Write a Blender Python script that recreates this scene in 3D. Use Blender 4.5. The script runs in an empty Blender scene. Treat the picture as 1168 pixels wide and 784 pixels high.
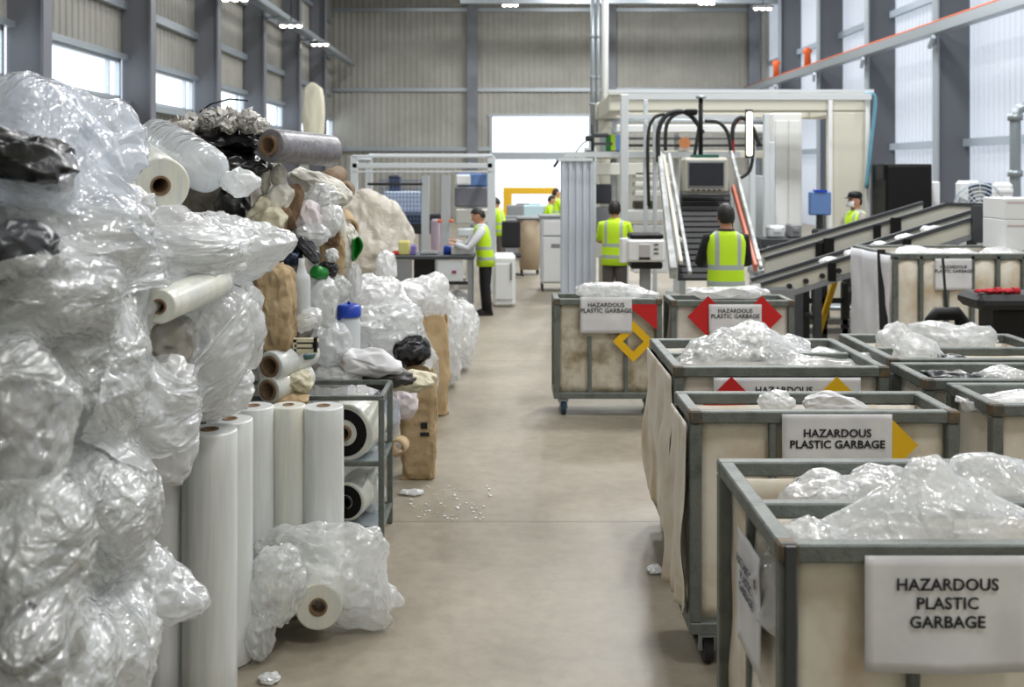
LP, EXPO = 330.0, 0.0
import bpy, bmesh, math, random
from mathutils import Vector, Matrix, Euler, noise
PI = math.pi
R_ = random.Random(11)
SC = bpy.context.scene
COL = SC.collection
FPX, CU, CV, CAMZ = 1200.0, 577.0, 193.0, 2.4

def P(u, v, Y):                       # a point of the place seen at pixel u,v and standing Y metres away
    return Vector(((u - CU) * Y / FPX, Y, CAMZ - (v - CV) * Y / FPX))
def px(n, Y): return n * Y / FPX
def lin(c):
    return c / 12.92 if c <= 0.04045 else ((c + 0.055) / 1.055) ** 2.4
def hexc(h):
    h = h.lstrip('#')
    return tuple(lin(int(h[i:i + 2], 16) / 255) for i in (0, 2, 4)) + (1,)

# ---------------------------------------------------------------- materials
def newmat(name):
    m = bpy.data.materials.new(name); m.use_nodes = True
    nt = m.node_tree; nt.nodes.clear()
    out = nt.nodes.new('ShaderNodeOutputMaterial')
    return m, nt, out
def N(nt, t, **kw):
    n = nt.nodes.new(t)
    for k, v in kw.items():
        if k in n.inputs.keys(): n.inputs[k].default_value = v
        else: setattr(n, k, v)
    return n
def coords(nt, scale=(1, 1, 1)):
    tc = N(nt, 'ShaderNodeTexCoord'); mp = N(nt, 'ShaderNodeMapping')
    mp.inputs['Scale'].default_value = scale
    nt.links.new(tc.outputs['Object'], mp.inputs['Vector'])
    return mp.outputs['Vector']
def mat(name, col, rough=.5, metal=0.0, var=None, vs=6.0, bump=0.0, bs=30.0, stretch=(1, 1, 1), spec=.5, coat=0.0, thr=(.4, .6), emit=None, detail=4):
    m, nt, out = newmat(name)
    b = N(nt, 'ShaderNodeBsdfPrincipled', Roughness=rough, Metallic=metal)
    b.inputs['Specular IOR Level'].default_value = spec
    b.inputs['Coat Weight'].default_value = coat
    c1 = hexc(col)
    b.inputs['Base Color'].default_value = c1
    vec = None
    if var:
        vec = coords(nt, stretch)
        nz = N(nt, 'ShaderNodeTexNoise', Scale=vs, Detail=detail, Roughness=.6)
        nt.links.new(vec, nz.inputs['Vector'])
        rp = N(nt, 'ShaderNodeValToRGB')
        rp.color_ramp.elements[0].position = thr[0]; rp.color_ramp.elements[1].position = thr[1]
        rp.color_ramp.elements[0].color = c1; rp.color_ramp.elements[1].color = hexc(var)
        nt.links.new(nz.outputs['Fac'], rp.inputs['Fac'])
        nt.links.new(rp.outputs['Color'], b.inputs['Base Color'])
    if bump:
        vec = vec or coords(nt, stretch)
        nb = N(nt, 'ShaderNodeTexNoise', Scale=bs, Detail=3.0)
        nt.links.new(vec, nb.inputs['Vector'])
        bp = N(nt, 'ShaderNodeBump', Strength=bump, Distance=.02)
        nt.links.new(nb.outputs['Fac'], bp.inputs['Height'])
        nt.links.new(bp.outputs['Normal'], b.inputs['Normal'])
    if emit:
        b.inputs['Emission Color'].default_value = hexc(emit[0]); b.inputs['Emission Strength'].default_value = emit[1]
    nt.links.new(b.outputs[0], out.inputs[0])
    return m
def film(name, col, clear=(.05, .45), trans=.35, rough=.22, bs=9.0, bump=.6, stretch=(1, 1, 1), gloss=1.0, vs=4.0):
    """plastic film: part seen through, part milky, creased, glossy"""
    m, nt, out = newmat(name)
    vec = coords(nt, stretch)
    # creases
    n1 = N(nt, 'ShaderNodeTexNoise', Scale=bs, Detail=2.0, Roughness=.5, Distortion=.8)
    nt.links.new(vec, n1.inputs['Vector'])
    a = N(nt, 'ShaderNodeMath', operation='SUBTRACT'); a.inputs[1].default_value = .5
    nt.links.new(n1.outputs['Fac'], a.inputs[0])
    ab = N(nt, 'ShaderNodeMath', operation='ABSOLUTE'); nt.links.new(a.outputs[0], ab.inputs[0])
    n3 = N(nt, 'ShaderNodeTexNoise', Scale=bs * 3.6, Detail=1.5, Roughness=.5, Distortion=.9)
    nt.links.new(vec, n3.inputs['Vector'])
    a3 = N(nt, 'ShaderNodeMath', operation='SUBTRACT'); a3.inputs[1].default_value = .5; nt.links.new(n3.outputs['Fac'], a3.inputs[0])
    b3 = N(nt, 'ShaderNodeMath', operation='ABSOLUTE'); nt.links.new(a3.outputs[0], b3.inputs[0])
    s3 = N(nt, 'ShaderNodeMath', operation='MULTIPLY_ADD'); s3.inputs[1].default_value = .24; nt.links.new(b3.outputs[0], s3.inputs[0]); nt.links.new(ab.outputs[0], s3.inputs[2])
    bp = N(nt, 'ShaderNodeBump', Strength=bump, Distance=.09, invert=True)
    nt.links.new(s3.outputs[0], bp.inputs['Height'])
    d = N(nt, 'ShaderNodeBsdfDiffuse', Color=hexc(col)); t = N(nt, 'ShaderNodeBsdfTranslucent', Color=hexc(col))
    g = N(nt, 'ShaderNodeBsdfGlossy', Roughness=rough, Color=(gloss, gloss, gloss, 1))
    tr = N(nt, 'ShaderNodeBsdfTransparent', Color=(.97, .97, .97, 1))
    for n in (d, g): nt.links.new(bp.outputs['Normal'], n.inputs['Normal'])
    m1 = N(nt, 'ShaderNodeMixShader', Fac=trans); nt.links.new(d.outputs[0], m1.inputs[1]); nt.links.new(t.outputs[0], m1.inputs[2])
    n2 = N(nt, 'ShaderNodeTexNoise', Scale=vs, Detail=3.0, Distortion=1.0); nt.links.new(vec, n2.inputs['Vector'])
    mr = N(nt, 'ShaderNodeMapRange'); mr.inputs['From Min'].default_value = .35; mr.inputs['From Max'].default_value = .65
    mr.inputs['To Min'].default_value = clear[0]; mr.inputs['To Max'].default_value = clear[1]
    nt.links.new(n2.outputs['Fac'], mr.inputs['Value'])
    m2 = N(nt, 'ShaderNodeMixShader'); nt.links.new(mr.outputs[0], m2.inputs[0])
    nt.links.new(m1.outputs[0], m2.inputs[1]); nt.links.new(tr.outputs[0], m2.inputs[2])
    ge = N(nt, 'ShaderNodeNewGeometry'); io = N(nt, 'ShaderNodeMapRange'); io.inputs['To Min'].default_value = 1.8; io.inputs['To Max'].default_value = 1 / 1.8
    nt.links.new(ge.outputs['Backfacing'], io.inputs['Value'])
    fr = N(nt, 'ShaderNodeFresnel'); nt.links.new(io.outputs[0], fr.inputs['IOR']); nt.links.new(bp.outputs['Normal'], fr.inputs['Normal'])
    m3 = N(nt, 'ShaderNodeMixShader'); nt.links.new(fr.outputs[0], m3.inputs[0])
    nt.links.new(m2.outputs[0], m3.inputs[1]); nt.links.new(g.outputs[0], m3.inputs[2])
    nt.links.new(m3.outputs[0], out.inputs[0])
    return m
def translucent(name, col, fac=.6, rough=.5):
    m, nt, out = newmat(name)
    d = N(nt, 'ShaderNodeBsdfDiffuse', Color=hexc(col)); t = N(nt, 'ShaderNodeBsdfTranslucent', Color=hexc(col))
    mx = N(nt, 'ShaderNodeMixShader', Fac=fac)
    nt.links.new(d.outputs[0], mx.inputs[1]); nt.links.new(t.outputs[0], mx.inputs[2]); nt.links.new(mx.outputs[0], out.inputs[0])
    return m
def glass(name):
    m, nt, out = newmat(name)
    t = N(nt, 'ShaderNodeBsdfTransparent', Color=(.96, .97, .98, 1)); g = N(nt, 'ShaderNodeBsdfGlossy', Roughness=.05)
    mx = N(nt, 'ShaderNodeMixShader', Fac=.05)
    nt.links.new(t.outputs[0], mx.inputs[1]); nt.links.new(g.outputs[0], mx.inputs[2])
    nt.links.new(mx.outputs[0], out.inputs[0])
    return m
def emitm(name, col, s):
    m, nt, out = newmat(name)
    e = N(nt, 'ShaderNodeEmission', Color=hexc(col), Strength=s); nt.links.new(e.outputs[0], out.inputs[0])
    return m
def vestmat(name):
    """lime vest cloth with two reflective bands and two shoulder straps sewn on"""
    m, nt, out = newmat(name)
    tc = N(nt, 'ShaderNodeTexCoord'); sx = N(nt, 'ShaderNodeSeparateXYZ'); nt.links.new(tc.outputs['Object'], sx.inputs[0])
    def cmp(sock, val, eps):
        c = N(nt, 'ShaderNodeMath', operation='COMPARE'); nt.links.new(sock, c.inputs[0]); c.inputs[1].default_value = val; c.inputs[2].default_value = eps; return c.outputs[0]
    def mx(a, b, op='MAXIMUM'):
        c = N(nt, 'ShaderNodeMath', operation=op); nt.links.new(a, c.inputs[0]); nt.links.new(b, c.inputs[1]); return c.outputs[0]
    ax = N(nt, 'ShaderNodeMath', operation='ABSOLUTE'); nt.links.new(sx.outputs['X'], ax.inputs[0])
    up = N(nt, 'ShaderNodeMath', operation='GREATER_THAN'); nt.links.new(sx.outputs['Z'], up.inputs[0]); up.inputs[1].default_value = 1.12
    f = mx(mx(cmp(sx.outputs['Z'], .93, .026), cmp(sx.outputs['Z'], 1.1, .026)), mx(cmp(ax.outputs[0], .115, .022), up.outputs[0], 'MULTIPLY'))
    mc = N(nt, 'ShaderNodeMix', data_type='RGBA'); nt.links.new(f, mc.inputs['Factor'])
    mc.inputs[6].default_value = hexc('#c6f024'); mc.inputs[7].default_value = hexc('#a9b4b2')
    b = N(nt, 'ShaderNodeBsdfPrincipled', Roughness=.7); nt.links.new(mc.outputs[2], b.inputs['Base Color'])
    nt.links.new(b.outputs[0], out.inputs[0])
    return m
def floormat():
    m, nt, out = newmat('concrete_floor')
    v = coords(nt)
    b = N(nt, 'ShaderNodeBsdfPrincipled', Roughness=.42)
    n1 = N(nt, 'ShaderNodeTexNoise', Scale=.8, Detail=7.0, Roughness=.65, Distortion=.5); nt.links.new(v, n1.inputs['Vector'])
    r1 = N(nt, 'ShaderNodeValToRGB'); e = r1.color_ramp.elements
    e[0].position = .3; e[0].color = hexc('#837b6c'); e[1].position = .72; e[1].color = hexc('#a39a89')
    nt.links.new(n1.outputs['Fac'], r1.inputs['Fac'])
    n2 = N(nt, 'ShaderNodeTexNoise', Scale=9.0, Detail=6.0, Roughness=.7); nt.links.new(v, n2.inputs['Vector'])
    r2 = N(nt, 'ShaderNodeValToRGB'); e = r2.color_ramp.elements
    e[0].position = .3; e[0].color = (.80, .80, .80, 1); e[1].position = .6; e[1].color = (1, 1, 1, 1)
    nt.links.new(n2.outputs['Fac'], r2.inputs['Fac'])
    mm = N(nt, 'ShaderNodeMix', data_type='RGBA', blend_type='MULTIPLY'); mm.inputs['Factor'].default_value = 1
    nt.links.new(r1.outputs[0], mm.inputs[6]); nt.links.new(r2.outputs[0], mm.inputs[7])
    # expansion joints every 6 m
    sx = N(nt, 'ShaderNodeSeparateXYZ'); nt.links.new(v, sx.inputs[0])
    def joint(sock, off):
        a = N(nt, 'ShaderNodeMath', operation='ADD'); nt.links.new(sock, a.inputs[0]); a.inputs[1].default_value = off
        w = N(nt, 'ShaderNodeMath', operation='PINGPONG'); nt.links.new(a.outputs[0], w.inputs[0]); w.inputs[1].default_value = 3.0
        l = N(nt, 'ShaderNodeMath', operation='LESS_THAN'); nt.links.new(w.outputs[0], l.inputs[0]); l.inputs[1].default_value = .008
        return l.outputs[0]
    jm = joint(sx.outputs['Y'], -7.16)
    m3 = N(nt, 'ShaderNodeMix', data_type='RGBA'); nt.links.new(jm, m3.inputs['Factor'])
    nt.links.new(mm.outputs[2], m3.inputs[6]); m3.inputs[7].default_value = hexc('#5e584c')
    nt.links.new(m3.outputs[2], b.inputs['Base Color'])
    rr = N(nt, 'ShaderNodeMapRange'); rr.inputs['To Min'].default_value = .3; rr.inputs['To Max'].default_value = .55
    nt.links.new(n1.outputs['Fac'], rr.inputs['Value']); nt.links.new(rr.outputs[0], b.inputs['Roughness'])
    nt.links.new(b.outputs[0], out.inputs[0])
    return m

# ---------------------------------------------------------------- mesh builder
class MB:
    def __init__(s): s.v, s.f, s.s = [], [], []
    def add(s, vs, fs, smooth=False):
        o = len(s.v); s.v += [tuple(x) for x in vs]
        s.f += [tuple(i + o for i in f) for f in fs]; s.s += [smooth] * len(fs)
        return s
    def box(s, c, d, rot=None, bev=0.0):
        hx, hy, hz = d[0] / 2, d[1] / 2, d[2] / 2
        M = rot.to_matrix() if isinstance(rot, Euler) else (rot or Matrix.Identity(3))
        c = Vector(c)
        if bev <= 0:
            vs = [Vector((x, y, z)) for x in (-hx, hx) for y in (-hy, hy) for z in (-hz, hz)]
            fs = [(0, 1, 3, 2), (4, 6, 7, 5), (0, 4, 5, 1), (2, 3, 7, 6), (0, 2, 6, 4), (1, 5, 7, 3)]
        else:
            b = min(bev, hx * .9, hy * .9, hz * .9); vs = []; idx = {}
            for sx in (-1, 1):
                for sy in (-1, 1):
                    for sz in (-1, 1):
                        for ax in range(3):
                            p = [sx * (hx - b), sy * (hy - b), sz * (hz - b)]
                            p[ax] = (sx * hx, sy * hy, sz * hz)[ax]
                            idx[(sx, sy, sz, ax)] = len(vs); vs.append(Vector(p))
            fs = []
            def q(*k): fs.append(tuple(idx[x] for x in k))
            for ax in range(3):
                o1, o2 = (ax + 1) % 3, (ax + 2) % 3
                for sg in (-1, 1):
                    ks = []
                    for a, b2 in ((-1, -1), (1, -1), (1, 1), (-1, 1)):
                        t = [0, 0, 0]; t[ax] = sg; t[o1] = a; t[o2] = b2; ks.append((*t, ax))
                    if sg < 0: ks.reverse()
                    q(*ks)
                for a in (-1, 1):
                    for b2 in (-1, 1):
                        k = []
                        for sg, w in ((-1, o1), (1, o1), (1, o2), (-1, o2)):
                            t = [0, 0, 0]; t[ax] = sg; t[o1] = a; t[o2] = b2; k.append((*t, w))
                        if a * b2 > 0: k.reverse()
                        q(*k)
            for sx in (-1, 1):
                for sy in (-1, 1):
                    for sz in (-1, 1):
                        k = [(sx, sy, sz, 0), (sx, sy, sz, 1), (sx, sy, sz, 2)]
                        if sx * sy * sz < 0: k.reverse()
                        q(*k)
        return s.add([c + M @ v for v in vs], fs)
    def bar(s, p0, p1, w, h, bev=0.0, up=(0, 0, 1)):
        p0, p1 = Vector(p0), Vector(p1); y = (p1 - p0); L = y.length; y.normalize()
        z = Vector(up)
        if abs(z.dot(y)) > .99: z = Vector((0, 1, 0))
        x = y.cross(z).normalized(); z = x.cross(y)
        return s.box((p0 + p1) / 2, (w, L, h), Matrix((x, y, z)).transposed(), bev)
    def tube(s, pts, r, n=10, cap=True, smooth=True, flat=1.0):
        pts = [Vector(p) for p in pts]; m = len(pts)
        rs = r if isinstance(r, (list, tuple)) else [r] * m
        t0 = (pts[1] - pts[0]).normalized()
        ref = Vector((0, 0, 1)) if abs(t0.z) < .9 else Vector((1, 0, 0))
        nx = t0.cross(ref).normalized(); vs = []
        for i, p in enumerate(pts):
            t = ((pts[min(i + 1, m - 1)] - pts[max(i - 1, 0)])).normalized()
            nx = (nx - t * nx.dot(t)).normalized(); ny = t.cross(nx)
            for k in range(n):
                a = 2 * PI * k / n
                vs.append(p + (nx * math.cos(a) + ny * math.sin(a) * flat) * rs[i])
        fs = [(i * n + k, i * n + (k + 1) % n, (i + 1) * n + (k + 1) % n, (i + 1) * n + k) for i in range(m - 1) for k in range(n)]
        s.add(vs, fs, smooth)
        if cap:
            o = len(s.v) - len(vs)
            s.f += [tuple(o + k for k in reversed(range(n))), tuple(o + (m - 1) * n + k for k in range(n))]; s.s += [False, False]
        return s
    def lathe(s, prof, M=None, n=32, closed=False, smooth=True, wob=0.0, seed=0):
        M = M or Matrix.Identity(4); vs = []
        for j, (r, z) in enumerate(prof):
            for k in range(n):
                a = 2 * PI * k / n
                rr = r * (1 + wob * noise.noise(Vector((math.cos(a) * 1.5 + seed, math.sin(a) * 1.5, z * 2)))) if wob else r
                vs.append(M @ Vector((rr * math.cos(a), rr * math.sin(a), z)))
        m = len(prof); fs = []; sm = []
        for j in range(m if closed else m - 1):
            j2 = (j + 1) % m
            for k in range(n): fs.append((j * n + k, j * n + (k + 1) % n, j2 * n + (k + 1) % n, j2 * n + k))
        o = len(s.v); s.v += [tuple(x) for x in vs]
        s.f += [tuple(i + o for i in f) for f in fs]
        for j in range(m if closed else m - 1):
            flat = abs(prof[j][1] - prof[(j + 1) % m][1]) < 1e-5
            s.s += [smooth and not flat] * n
        return s
    def ell(s, c, r, rot=None, nu=16, nv=10, smooth=True):
        M = rot.to_matrix() if isinstance(rot, Euler) else (rot or Matrix.Identity(3)); c = Vector(c); vs = []
        for j in range(nv + 1):
            th = PI * j / nv
            for k in range(nu):
                a = 2 * PI * k / nu
                vs.append(c + M @ Vector((r[0] * math.sin(th) * math.cos(a), r[1] * math.sin(th) * math.sin(a), r[2] * math.cos(th))))
        fs = [(j * nu + k, (j + 1) * nu + k, (j + 1) * nu + (k + 1) % nu, j * nu + (k + 1) % nu) for j in range(nv) for k in range(nu)]
        return s.add(vs, fs, smooth)
    def loft(s, rings, n=20, smooth=True, cap=True):          # rings: (cx, cy, cz, rx, ry)
        vs = []
        for (cx, cy, cz, rx, ry) in rings:
            for k in range(n):
                a = 2 * PI * k / n; ca, sa = math.cos(a), math.sin(a)
                e = .8
                vs.append((cx + rx * math.copysign(abs(ca) ** e, ca), cy + ry * math.copysign(abs(sa) ** e, sa), cz))
        m = len(rings)
        fs = [(i * n + k, i * n + (k + 1) % n, (i + 1) * n + (k + 1) % n, (i + 1) * n + k) for i in range(m - 1) for k in range(n)]
        s.add(vs, fs, smooth)
        if cap:
            o = len(s.v) - len(vs)
            s.f += [tuple(o + k for k in reversed(range(n))), tuple(o + (m - 1) * n + k for k in range(n))]; s.s += [False, False]
        return s
    def grid(s, fn, nu, nv, smooth=True):
        vs = [fn(i / nu, j / nv) for j in range(nv + 1) for i in range(nu + 1)]
        fs = [(j * (nu + 1) + i, j * (nu + 1) + i + 1, (j + 1) * (nu + 1) + i + 1, (j + 1) * (nu + 1) + i) for j in range(nv) for i in range(nu)]
        return s.add(vs, fs, smooth)
    def prism(s, pts, d, ext):                                 # polygon pts (3D) pushed along vector d
        n = len(pts); pts = [Vector(p) for p in pts]; d = Vector(d) * ext
        vs = pts + [p + d for p in pts]
        fs = [tuple(reversed(range(n))), tuple(range(n, 2 * n))] + [(i, (i + 1) % n, n + (i + 1) % n, n + i) for i in range(n)]
        return s.add(vs, fs)
    def mesh(s, name, shift=None):
        me = bpy.data.meshes.new(name)
        sh = Vector(shift) if shift is not None else Vector((0, 0, 0))
        me.from_pydata([tuple(Vector(v) - sh) for v in s.v], [], s.f)
        me.polygons.foreach_set('use_smooth', s.s); me.update()
        return me
    def build(s, name, m, parent=None, loc=None, world=True):
        """links it as one object. With a parent, vertices are taken as parent-local; without, world points moved to origin loc."""
        o = bpy.data.objects.new(name, s.mesh(name, loc if parent is None else None)); COL.objects.link(o)
        if m: o.data.materials.append(m)
        if parent is not None: o.parent = parent
        elif loc is not None: o.location = loc
        return o

def tag(o, label, cat, group=None, kind=None):
    o['label'] = label; o['category'] = cat
    if group: o['group'] = group
    if kind: o['kind'] = kind
    return o
def thing(name, label, cat, loc=(0, 0, 0), rz=0.0, group=None):
    o = bpy.data.objects.new(name, None); COL.objects.link(o); o.empty_display_size = .1
    o.location = loc; o.rotation_euler = (0, 0, rz)
    return tag(o, label, cat, group)
def struct(name, mb, m, parent=None):
    o = mb.build(name, m, parent)
    if parent is None: o['kind'] = 'structure'
    return o
def solid(o, t, off=-1):
    md = o.modifiers.new('thick', 'SOLIDIFY'); md.thickness = t; md.offset = off; return o
def text_part(name, txt, size, m, parent, loc, rot=(PI / 2, 0, 0), bold=.012, align='CENTER', sp=.95):
    cu = bpy.data.curves.new(name, 'FONT'); cu.body = txt; cu.size = size; cu.align_x = align; cu.align_y = 'CENTER'
    cu.extrude = .0008; cu.offset = bold * size; cu.space_line = sp; cu.space_character = 1.02; cu.resolution_u = 3
    tmp = bpy.data.objects.new(name + '_tmp', cu); COL.objects.link(tmp)
    bpy.context.view_layer.update()
    me = bpy.data.meshes.new_from_object(tmp.evaluated_get(bpy.context.evaluated_depsgraph_get()))
    bpy.data.objects.remove(tmp); bpy.data.curves.remove(cu)
    o = bpy.data.objects.new(name, me); COL.objects.link(o); o.parent = parent; o.location = loc; o.rotation_euler = rot
    me.materials.clear(); me.materials.append(m)
    return o

_ico = {}
def ico(sub):
    if sub not in _ico:
        bm = bmesh.new(); bmesh.ops.create_icosphere(bm, subdivisions=sub, radius=1)
        bm.verts.ensure_lookup_table()
        _ico[sub] = ([v.co.copy() for v in bm.verts], [tuple(v.index for v in f.verts) for f in bm.faces]); bm.free()
    return _ico[sub]
def crumple(c, r, seed=0, rot=(0, 0, 0), tails=(), crease=.09, freq=2.2, sub=5, fold=None, lump=.22, floor=0.004, boxy=0.0, fine=.35, radial=None, nrad=5.0):
    """a crumpled, creased closed skin around c with radii r; tails pull the skin out to points; folds run along fold, or fan out from the axis radial"""
    D, F = ico(sub); c = Vector(c); r = Vector(r); M = Euler(rot).to_matrix(); mr = (r.x + r.y + r.z) / 3
    so = Vector((seed * 7.31 % 50, seed * 3.77 % 50, seed * 1.93 % 50))
    fo = Vector(fold).normalized() if fold else None
    ra = Vector(radial).normalized() if radial else None
    if ra:
        rx_ = ra.cross(Vector((0, 1, 0)) if abs(ra.y) < .8 else Vector((1, 0, 0))).normalized(); ry_ = ra.cross(rx_)
    T = [(Vector(t).normalized(), Vector(t).length, k) for t, k in tails]
    vs = []
    for d in D:
        b = d
        if boxy:
            mx = max(abs(d.x), abs(d.y), abs(d.z)); b = d * (1 + boxy * (1 / mx - 1))
        p = Vector((b.x * r.x, b.y * r.y, b.z * r.z))
        l = noise.noise(d * 1.3 + so) * lump
        w = noise.noise_vector(d * 1.7 + so) * .3
        q = d + w
        e = 0.0
        if ra:
            x, y, z = d.dot(rx_), d.dot(ry_), d.dot(ra); h = math.hypot(x, y) + 1e-4
            qa = Vector((x / h * nrad * .5, y / h * nrad * .5, z * .9)) + w * 1.5 + so
            e += (.55 - 1.5 * abs(noise.noise(qa)) - .7 * abs(noise.noise(qa * 2.2))) * min(1, h * 1.6)
            e += .45 * (.4 - 1.2 * abs(noise.noise(q * freq * 1.6 + so)))
        elif fo:
            qf = (q - fo * (q.dot(fo) * .85)) * freq * 1.5 + so
            e += .55 - 1.4 * abs(noise.noise(qf)) - .7 * abs(noise.noise(qf * 2.3))
            e += .35 * (.4 - 1.2 * abs(noise.noise(q * freq * 1.3 + so)))
        else:
            e += .5 - 1.3 * abs(noise.noise(q * freq + so)) - .6 * abs(noise.noise(q * freq * 2.3 + so * 1.3))
        e += fine * .4 * (.3 - abs(noise.noise(q * freq * 5.1 + so * 1.7)))
        p += d * mr * (l + crease * 1.4 * e)
        p = M @ p
        dw = M @ d
        for t, L, k in T:
            w_ = max(0.0, dw.dot(t)) ** k
            if w_ > 0: p += t * (L * w_)
        p += c
        if p.z < floor: p.z = floor
        vs.append(p)
    mb = MB(); mb.add(vs, F, True); return mb
def facet(o, mb_edge, seed, lo=.2, hi=1.0, lev=2):
    """turns a coarse jittered skin into creased film: each edge keeps its own sharpness"""
    me = o.data; at = me.attributes.new('crease_edge', 'FLOAT', 'EDGE'); rr = random.Random(seed)
    at.data.foreach_set('value', [lo + (hi - lo) * rr.random() for _ in range(len(me.edges))])
    md = o.modifiers.new('film', 'SUBSURF'); md.levels = lev; md.render_levels = lev
    return o
def jitter(mb, amt, seed, skip=None):
    rr = random.Random(seed)
    mb.v = [(x + rr.uniform(-amt, amt), y + rr.uniform(-amt, amt), max(.004, z + rr.uniform(-amt, amt))) for x, y, z in mb.v]
    return mb
def lump(name, label, cat, c, r, m, group=None, facets=True, jit=None, lev=None, **kw):
    mr = (r[0] + r[1] + r[2]) / 3
    if facets:
        sub = kw.pop('sub', 5) - 2; sub = max(sub, 3)
        kw.setdefault('fine', 0.0)
        mb = crumple(c, r, sub=sub, **kw)
        e = mr * (1.1 / 2 ** sub)
        jitter(mb, jit if jit is not None else e * .8, kw.get('seed', 0))
    else: mb = crumple(c, r, **kw)
    zs = min(v[2] for v in mb.v)
    o = mb.build(name, m, None, (c[0], c[1], zs))
    if facets: facet(o, None, kw.get('seed', 0), lev=lev or 2)
    return tag(o, label, cat, group)
def drape(name, label, cat, rows, m, group=None, nu=34, nv=34, seed=0, targets=(), cast=(-.5, .85, -.08), off=.03, amp=.045, fold=(1, 0), nf=3.6, jit=.0045, edge=.07, pins=()):
    """a sheet of film thrown over the things in targets. rows: control points (u, v, Y)"""
    from mathutils.bvhtree import BVHTree
    dg = bpy.context.evaluated_depsgraph_get(); V, Fs = [], []
    for t in targets:
        o = len(V); V += [t.matrix_world @ v.co if False else v.co + t.location for v in t.data.vertices]; Fs += [tuple(i + o for i in p.vertices) for p in t.data.polygons]
    bv = BVHTree.FromPolygons(V, Fs) if V else None
    C = [[P(*q) for q in r] for r in rows]
    def cr(a, b, c, d, t): return .5 * ((2 * b) + (c - a) * t + (2 * a - 5 * b + 4 * c - d) * t * t + (3 * b - a - 3 * c + d) * t ** 3)
    def row(r, t):
        n = len(r) - 1; x = min(max(t, 0), 1) * n; i = min(int(x), n - 1); f = x - i
        g = lambda k: r[min(max(k, 0), n)]
        return cr(g(i - 1), g(i), g(i + 1), g(i + 2), f)
    cd = Vector(cast).normalized(); pts = []; h = []
    for j in range(nv + 1):
        for i in range(nu + 1):
            a, c = i / nu, j / nv
            a2 = a + edge * noise.noise(Vector((a * 3 + seed, c * 5, 1))) * (1 if .0 < a < 1 else 1); c2 = c + edge * noise.noise(Vector((a * 5, c * 3 + seed, 7)))
            p = row([row(r, a2) for r in C], c2); pts.append(p)
            hit = bv.ray_cast(p - cd * 1.2, cd, 1.9) if bv else (None,)
            h.append(min(.25, max(-.35, hit[3] - 1.2)) if hit[0] is not None else .12)
    W = nu + 1; hh = list(h)
    for _ in range(7):
        h2 = list(hh)
        for j in range(nv + 1):
            for i in range(W):
                s = [hh[jj * W + ii] for ii, jj in ((i - 1, j), (i + 1, j), (i, j - 1), (i, j + 1)) if 0 <= ii < W and 0 <= jj <= nv]
                h2[j * W + i] = min(h[j * W + i], .25 * hh[j * W + i] + .75 * sum(s) / len(s))
        hh = h2
    rr = random.Random(seed); mb = MB(); vs = []
    f = Vector((fold[0], fold[1])).normalized()
    for j in range(nv + 1):
        for i in range(W):
            a, c = i / nu, j / nv
            along = a * f.x + c * f.y; across = -a * f.y + c * f.x
            wq = noise.noise_vector(Vector((a * 2 + seed, c * 2, 3))) * .25
            e = .6 - 1.6 * abs(noise.noise(Vector((across * nf, along * nf * .2, seed)) + wq * 2)) - .4 * abs(noise.noise(Vector((across * nf * 2.1, along * nf * .3, seed + 5)) + wq * 2))
            for (pa, pc, k) in pins:
                dx, dy = a - pa, c - pc; ds = math.hypot(dx, dy) + 1e-3
                wv = math.exp(-(ds / .45) ** 2)
                e = e * (1 - wv) + wv * min(1, ds * 7) * (.5 - 1.9 * abs(noise.noise(Vector((dx / ds * k, dy / ds * k, seed + ds)))))
            p = pts[j * W + i] + cd * (hh[j * W + i] - off - amp * e)
            vs.append(p + Vector((rr.uniform(-jit, jit), rr.uniform(-jit, jit), rr.uniform(-jit, jit))))
    fs = []
    for j in range(nv):
        for i in range(nu):
            q = (j * W + i, j * W + i + 1, (j + 1) * W + i + 1, (j + 1) * W + i)
            if rr.random() < .5: fs += [(q[0], q[1], q[2]), (q[0], q[2], q[3])]
            else: fs += [(q[0], q[1], q[3]), (q[1], q[2], q[3])]
    mb.add([(x, y, max(.006, z)) for x, y, z in vs], fs, True)
    ctr = sum((Vector(v) for v in mb.v), Vector()) / len(mb.v)
    o = mb.build(name, m, None, (ctr.x, ctr.y, min(v[2] for v in mb.v)))
    facet(o, None, seed, lo=.1, hi=.6, lev=1)
    return tag(o, label, cat, group)

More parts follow.
